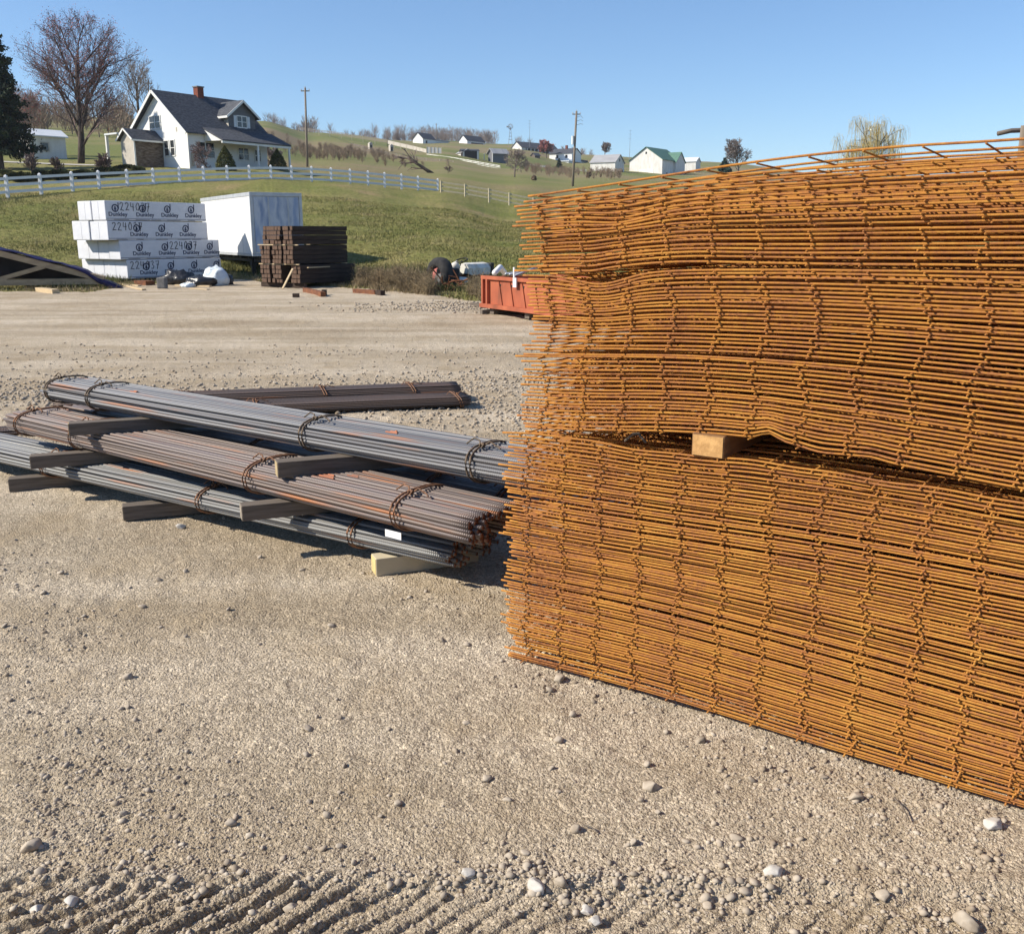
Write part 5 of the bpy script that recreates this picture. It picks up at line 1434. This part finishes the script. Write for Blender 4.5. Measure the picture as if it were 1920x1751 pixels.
# ------------------------------------------------------------------ generic farm buildings
def building(name, px, py, Y, ang, A, B, ev, rg_, ridge, wall, roof, label, cat, extras=None, ov=.3):
    """near corner at picture point; local +x goes right/back (A long), local +y goes left/back (B long)"""
    c = P(px, py, Y)
    o = empty(name, c, label=label, cat=cat, rot=(0, 0, ang))
    b = MB(); dn = -4
    if ridge == 'x':
        b.poly([(0, 0, dn), (0, B, dn), (0, B, ev), (0, B/2, rg_-.08), (0, 0, ev)], (A, 0, 0))
        b.build('wall', M[wall], o); roofpair(-ov, A+ov, 0, B, ev, rg_, ov=ov, m=roof, par=o)
    else:
        b.poly([(0, 0, dn), (A, 0, dn), (A, 0, ev), (A/2, 0, rg_-.08), (0, 0, ev)], (0, B, 0))
        b.build('wall', M[wall], o); roofpair(-ov, B+ov, 0, A, ev, rg_, ov=ov, m=roof, par=o, axis='y')
    for e in (extras or []):
        nm, mm, bx_ = e
        b = MB(); b.box(*bx_); b.build(nm, M[mm], o)
    return o
A1 = atan2(.8, .6)
# white shed left of the house
building('white_shed', 57, 296, 120, radians(45), 4.3, 3.6, 2.55, 3.3, 'x', 'old_white', 'white_roof', 'small white shed with a pale roof left of the farmhouse', 'shed', [('door', 'grey_siding', (-.04, 1.0, -.2, -.004, 2.6, 1.6)), ('window', 'beige', (1.3, -.05, .8, 2.3, -.004, 1.9)), ('pane', 'glass', (1.42, -.07, .92, 2.18, -.052, 1.78))])
# green roofed barn with cross wing
gb = building('white_barn', 1241, 328, 330, A1, 14, 12.3, 4.9, 8.9, 'x', 'old_white', 'green_roof', 'big white barn with a green roof and a cross wing', 'barn', [('barn_door', 'white_paint', (-.05, 3.2, -3.5, -.004, 8.6, 2.0)), ('barn_door', 'old_white', (-.08, 5.85, -3.5, -.052, 5.95, 2.0)), ('loft_window', 'dark', (-.05, 5.85, 6.8, -.004, 6.4, 7.5)), ('window', 'dark', (3.1, -.05, .2, 3.7, -.004, .9))], ov=.4)
b = MB(); b.poly([(8.2, -.8, -4), (14.6, -.8, -4), (14.6, -.8, 4.6), (11.4, -.8, 7.6), (8.2, -.8, 4.6)], (0, 7.2, 0)); b.build('cross_wing', M['old_white'], gb)
b = MB()
for s_ in (1, -1):
    xo = 11.4-s_*3.6
    b.poly([(xo, -1.1, 4.25), (11.4, -1.1, 7.65), (11.4, -1.1, 7.85), (xo, -1.1, 4.45)], (0, 8.0, 0))
b.build('wing_roof', M['green_roof'], gb)
b = MB(); b.poly([(-.3, -.35, -.6), (-.3, 12.6, -.6), (-6.5, 12.6, -2.6), (-6.5, -.35, -2.6)], (0, 0, .15)); b.build('lean_to_roof', M['grey_roof'], gb)
b = MB(); b.box(-6.2, 0, -4.5, -.06, 12.2, -2.5); b.build('lean_to', M['old_white'], gb)
b = MB(); b.poly([(-.002, 12.3, -4), (-.002, 17.0, -4), (-.002, 17.0, -.2), (-.002, 12.3, 1.8)], (8, 0, 0)); b.build('side_lean_to', M['old_white'], gb)
building('grey_roof_barn', 1153, 326, 320, radians(62), 7.8, 8.6, 3.6, 6.0, 'y', 'old_white', 'grey_roof', 'white barn with a plain grey metal roof left of the green-roofed barn', 'barn', [('loft_window', 'dark', (3.4, -.05, 3.9, 4.1, -.004, 4.8)), ('door', 'dark', (5.0, -.05, -1, 6.6, -.004, 1.5)), ('foundation', 'stone_wall', (-.06, -.01, -3.5, -.002, 8.61, -.3))])
building('metal_shed', 1304, 322, 360, radians(62), 5.5, 5.6, 3.5, 4.9, 'y', 'old_white', 'white_roof', 'small shed with a pale blue-white metal roof right of the green barn', 'shed')
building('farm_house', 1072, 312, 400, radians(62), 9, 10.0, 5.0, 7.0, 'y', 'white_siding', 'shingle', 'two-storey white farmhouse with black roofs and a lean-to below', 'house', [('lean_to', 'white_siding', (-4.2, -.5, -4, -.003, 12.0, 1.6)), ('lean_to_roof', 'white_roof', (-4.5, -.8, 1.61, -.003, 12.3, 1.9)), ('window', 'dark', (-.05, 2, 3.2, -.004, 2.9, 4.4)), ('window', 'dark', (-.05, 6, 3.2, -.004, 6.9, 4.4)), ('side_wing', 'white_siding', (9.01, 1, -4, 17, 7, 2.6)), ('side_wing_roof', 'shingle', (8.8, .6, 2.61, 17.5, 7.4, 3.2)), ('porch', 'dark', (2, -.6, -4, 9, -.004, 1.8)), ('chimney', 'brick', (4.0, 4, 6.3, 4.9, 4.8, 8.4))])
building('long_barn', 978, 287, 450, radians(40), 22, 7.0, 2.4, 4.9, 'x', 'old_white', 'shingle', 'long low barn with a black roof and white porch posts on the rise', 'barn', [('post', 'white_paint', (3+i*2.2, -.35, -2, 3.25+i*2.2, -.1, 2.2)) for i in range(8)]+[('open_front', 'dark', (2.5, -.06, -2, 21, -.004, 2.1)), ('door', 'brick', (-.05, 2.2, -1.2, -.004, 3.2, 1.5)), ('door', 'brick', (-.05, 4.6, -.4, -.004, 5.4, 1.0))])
building('far_house', 793, 271, 462, radians(55), 9, 6, 2.6, 5.2, 'x', 'white_siding', 'shingle', 'distant white house with a dark roof at the left of the skyline wood', 'house', [('garage', 'white_siding', (9.01, 1, -3, 20, 6, 2.4)), ('garage_roof', 'grey_roof', (8.8, .6, 2.41, 20.5, 6.4, 2.9)), ('window', 'dark', (2, -.05, .6, 3.2, -.004, 1.8))])
building('far_house', 876, 273, 500, radians(50), 13, 5.5, 2.4, 4.9, 'x', 'white_siding', 'shingle', 'distant white house with a black roof in the middle of the skyline', 'house', [('porch', 'dark', (3, -.05, -.5, 12, -.004, 1.6))])
building('open_shed', 868, 300, 300, radians(20), 3, 6.2, 2.2, 3.0, 'y', 'old_white', 'grey_roof', 'small grey shed beside the white board pen', 'shed')
building('run_in_shed', 866, 299, 300, radians(12), 5.2, 4, 2.4, 2.9, 'x', 'dark', 'shingle', 'dark weathered open-fronted shed behind the white pen boards', 'shed', [('post', 'old_white', (4.6, -.2, -1, 5.1, -.02, 2.4))], ov=.2)
building('pole_shed', 925, 300, 300, radians(30), 5.0, 3.2, 2.0, 3.2, 'x', 'grey_siding', 'grey_roof', 'grey lean shed with a pale roof left of the round bare tree', 'shed', [('post', 'old_white', (-.3, 0, -1, -.1, .2, 2.0)), ('post', 'old_white', (-1.5, 3, -1, -1.3, 3.2, 2.0))], ov=.5)
building('tiny_shed', 1003, 301, 380, radians(40), 2.5, 2.2, 1.8, 2.6, 'x', 'grey_wood', 'shingle', 'tiny weathered shed below the long barn', 'shed')
# board pens on the slope: each a fence of its own
def board_fence(name, pts, hgt, label, m='old_white', solid=True, n=8):
    o = empty(name, P(*pts[0]), label=label, cat='fence'); o0 = o.location.copy(); q = []
    for i in range(len(pts)-1):
        a, c = P(*pts[i]), P(*pts[i+1])
        for k in range(n): q.append(a.lerp(c, k/n))
    q.append(P(*pts[-1]))
    b = MB(); 
    for i in range(len(q)-1):
        if solid: b.beam(q[i]-o0+Vector((0, 0, hgt*.5)), q[i+1]-o0+Vector((0, 0, hgt*.5)), .08, hgt)
        else:
            for hh in (.35, .7, 1.0): b.beam(q[i]-o0+Vector((0, 0, hgt*hh)), q[i+1]-o0+Vector((0, 0, hgt*hh)), .06, .16)
    b.build('boards', M[m], o)
    for p in q[::2]:
        b = MB(); b.box(-.1, -.1, -.8, .1, .1, hgt+.15); k = b.build('post', M['fence_wood'], o); k.location = p-o0
board_fence('pen_wall', [(727, 270, 330), (775, 281, 320), (800, 287, 310)], 1.1, 'cream board wall running down the pasture slope', 'beige')
board_fence('pen_wall', [(800, 289, 300), (828, 291, 300)], 2.0, 'white board wall beside the dark open shed')
board_fence('pen_wall', [(845, 304, 280), (878, 307, 275)], 1.0, 'white boards at the foot of the farm pens')
board_fence('rail_fence', [(800, 297, 285), (850, 304, 270), (900, 313, 255), (938, 320, 250)], 1.1, 'white rail fence sloping down below the farm pens', 'old_white', False)
board_fence('pasture_fence', [(560, 245, 420), (640, 256, 380), (727, 270, 330)], 1.2, 'thin grey wire-post fence crossing the brown slope high up', 'bark_grey', False)
board_fence('pasture_fence', [(660, 278, 260), (750, 300, 245), (850, 312, 235)], 1.1, 'thin grey post fence crossing the slope below the brown scrub', 'bark_grey', False)
board_fence('pen_wall', [(992, 315, 300), (1027, 318, 300)], 1.0, 'short white board panel below the farm trees')
board_fence('rail_fence', [(1078, 325, 290), (1100, 327, 290)], 1.2, 'short white rail fence right of the utility pole', 'old_white', False, 3)
# small huts on the slope
for i, (px, py, Y, lab) in enumerate(((693, 277, 280, 'small pale calf hutch on the brown slope, left one'), (732, 281, 280, 'small pale calf hutch on the brown slope, right one'))):
    c = P(px, py, Y); o = empty('calf_hutch', c, .5, label=lab, cat='hutch'); b = MB(); b.poly([(0, 0, -.4), (.9, 0, -.4), (.9, 0, 1.2), (.45, 0, 1.5), (0, 0, 1.2)], (0, 1.3, 0)); b.build('shell', M['beige'], o)
    b = MB(); b.box(.2, -.03, -.3, .7, -.004, .7); b.build('opening', M['dark'], o)

# ------------------------------------------------------------------ poles, wires, masts
def upole(px, pt_, pb, Y, r, label, arm=True, xtra=None, lean=0.):
    a = P(px+lean, pb, Y); t = P(px, pt_, Y); o = empty('utility_pole', a, label=label, cat='utility pole')
    b = MB(); b.tube([(0, 0, -1.5), tuple(t-a)], r, 10, r1=r*.65); b.build('pole', M['pole_wood'], o, smooth=True)
    top = t-a
    if arm:
        b = MB(); b.box(top.x-.55, -.05, top.z-.45, top.x+.55, .05, top.z-.33); b.build('crossarm', M['pole_wood'], o)
        for s_ in (-.5, 0., .5):
            b = MB(); b.tube([(top.x+s_, 0, top.z-.33 if s_ else top.z), (top.x+s_, 0, top.z-.15 if s_ else top.z+.18)], .05, 8); b.build('insulator', M['beige'], o)
    return o, t
p1, t1 = upole(572, 165, 315, 130, .17, 'tall wooden utility pole on the pasture right of the farmhouse', lean=4)
p2, t2 = upole(1081, 209, 348, 138, .20, 'leaning wooden utility pole with a transformer, right of centre', lean=-8)
b = MB(); tt = t2-p2.location; b.tube([(tt.x-.45, -.1, tt.z-4.3), (tt.x-.45, -.1, tt.z-3.2)], .2, 12); b.build('transformer', M['white_roof'], p2, smooth=False)
b = MB()
for k in range(3):
    b.tube([(tt.x, 0, tt.z-.8-.5*k), (tt.x+.6, 0, tt.z-.6-.5*k), (tt.x+.9, 0, tt.z-.9-.4*k)], .025, 5)
b.build('bracket', M['wire_metal'], p2)
p3, t3 = upole(818, 232, 270, 480, .22, 'far utility pole on the skyline between the two distant houses')
p4, t4 = upole(278, 152, 292, 160, .17, 'utility pole rising behind the farmhouse roof')
def wire(a, c, sag, label):
    pts_ = [a.lerp(c, i/24)-Vector((0, 0, sag*4*(i/24)*(1-i/24))) for i in range(25)]
    b = MB(); b.tube(pts_, .018, 4); tagp(b.build('power_line', M['wire_metal']), label, 'power line')
wire(t1+Vector((0, 0, -4.5)), house.location+Vector((5, 9, 5.4)), .6, 'thin power line from the tall pole to the farmhouse')
wire(t1+Vector((0, 0, -4.5)), P(818, 250, 480), 6, 'thin power line from the tall pole away to the skyline pole')
wire(t2+Vector((0, 0, -.4)), P(1700, 225, 170), 2.0, 'thin power line leading right from the leaning pole') if False else None
# windmill
wm = P(957, 268, 420); o = empty('windmill', wm, label='small farm windmill on a lattice tower on the skyline', cat='windmill')
b = MB(); Hw = P(957, 238, 420).z-wm.z
for sx_, sy_ in ((1, 1), (1, -1), (-1, 1), (-1, -1)): b.tube([(sx_*.9, sy_*.9, -2), (sx_*.12, sy_*.12, Hw)], .07, 4)
for f in (.2, .4, .6, .8):
    r_ = .9-(.78)*f
    for (q1, q2) in (((-1, -1), (1, -1)), ((1, -1), (1, 1)), ((1, 1), (-1, 1)), ((-1, 1), (-1, -1))): b.tube([(q1[0]*r_, q1[1]*r_, Hw*f), (q2[0]*r_, q2[1]*r_, Hw*f)], .05, 4)
b.build('tower', M['wire_metal'], o)
b = MB()
for k in range(12):
    a = 2*pi*k/12; b.poly([(.25*cos(a), -.5, Hw+.25*sin(a)), (1.15*cos(a-.12), -.5, Hw+1.15*sin(a-.12)), (1.15*cos(a+.16), -.45, Hw+1.15*sin(a+.16))], (0, .03, 0))
b.build('fan', M['wire_metal'], o)
b = MB(); b.poly([(-.1, 0, Hw-.05), (-1.6, .2, Hw+.35), (-1.6, .2, Hw-.35)], (0, .04, 0)); b.build('tail_vane', M['wire_metal'], o)
for i, (px, pt_, pb, Y, lab) in enumerate(((993, 226, 272, 430, 'thin radio mast on the skyline above the long barn'), (1180, 244, 302, 420, 'thin radio mast behind the green-roofed barn'))):
    a = P(px, pb, Y); t = P(px+(2 if i else 0), pt_, Y); o = empty('radio_mast', a, label=lab, cat='mast'); b = MB(); b.tube([(0, 0, -1), tuple(t-a)], .09, 5, r1=.04); b.build('mast', M['wire_metal'], o)
    b = MB(); d = t-a
    for f in (.98, .86, .72): b.box(d.x*f-.7, -.03, d.z*f-.03, d.x*f+.7, .03, d.z*f+.03)
    b.build('antenna', M['wire_metal'], o)
# farm drive in front of the shed
b = MB(); a1, a2, a3 = GT(-30, 112), GT(60, 108), GT(180, 101)
vs = []
for q, (pxx, Y) in enumerate(((-60, 114), (-10, 112), (40, 109), (90, 106), (140, 103), (190, 101))):
    for dy in (-1.3, 1.3):
        c = GT(pxx, Y+dy, .07); vs.append(c)
fs = [(2*i, 2*i+2, 2*i+3, 2*i+1) for i in range(5)]
b.add(vs, fs); o = b.build('driveway', M['drive']); o['kind'] = 'structure'
# grey pipe and green post just beyond the mesh stack at the right edge
pe = P(1871, 251, 6.0); pf = P(1990, 244, 6.0)
b = MB(); b.tube([pe, pe.lerp(pf, .2)+Vector((0, 0, .012)), pe.lerp(pf, .6)+Vector((0, 0, .01)), pf], .014, 10); tagp(b.build('steel_pipe', M['grey_wood'], smooth=True), 'grey pipe end poking in above the mesh stack at the right edge', 'pipe')
b = MB(); a = P(1914, 420, 5.6); t = P(1922, 236, 5.6); b.tube([Vector((a.x-.05, a.y, 0)), t], .022, 8); tagp(b.build('steel_post', M['pole_wood'], smooth=True), 'slim upright post behind the mesh stack at the right edge', 'post')

for (x1, y1, x2, y2, lab) in ((1676, 1494, 1704, 1536, 'thin dry stick on the gravel below the right part of the mesh stack'), (1095, 1546, 1120, 1560, 'tiny pale stick on the gravel in the foreground')):
    a, c = G(x1, y1, .012), G(x2, y2, .012)
    b = MB(); b.tube([a, a.lerp(c, .5)+Vector((.004, 0, .004)), c], .0024, 5); tagp(b.build('stick', M['grey_wood']), lab, 'stick')

# ------------------------------------------------------------------ thin air haze over the valley
bpy.context.view_layer.update()
zs_ = []
for g_ in COL.objects:
    if g_.name in ('gravel_yard', 'grass_hill'):
        c_ = np.empty(len(g_.data.vertices)*3, dtype=np.float32); g_.data.vertices.foreach_get('co', c_); zs_ += [c_[2::3].min(), c_[2::3].max()]
b = MB(); b.box(-1480, -1480, float(min(zs_))-1, 1480, 1480, float(max(zs_))+22)
hz_ = b.build('haze', None); hz_['kind'] = 'stuff'
hm = bpy.data.materials.new('haze'); hm.use_nodes = True; hn = hm.node_tree
hn.nodes.clear(); ho = hn.nodes.new('ShaderNodeOutputMaterial'); hv = hn.nodes.new('ShaderNodeVolumePrincipled')
hv.inputs['Color'].default_value = (.85, .90, 1, 1); hv.inputs['Density'].default_value = .00016; hv.inputs['Anisotropy'].default_value = .2
hn.links.new(hv.outputs[0], ho.inputs['Volume']); hz_.data.materials.append(hm)
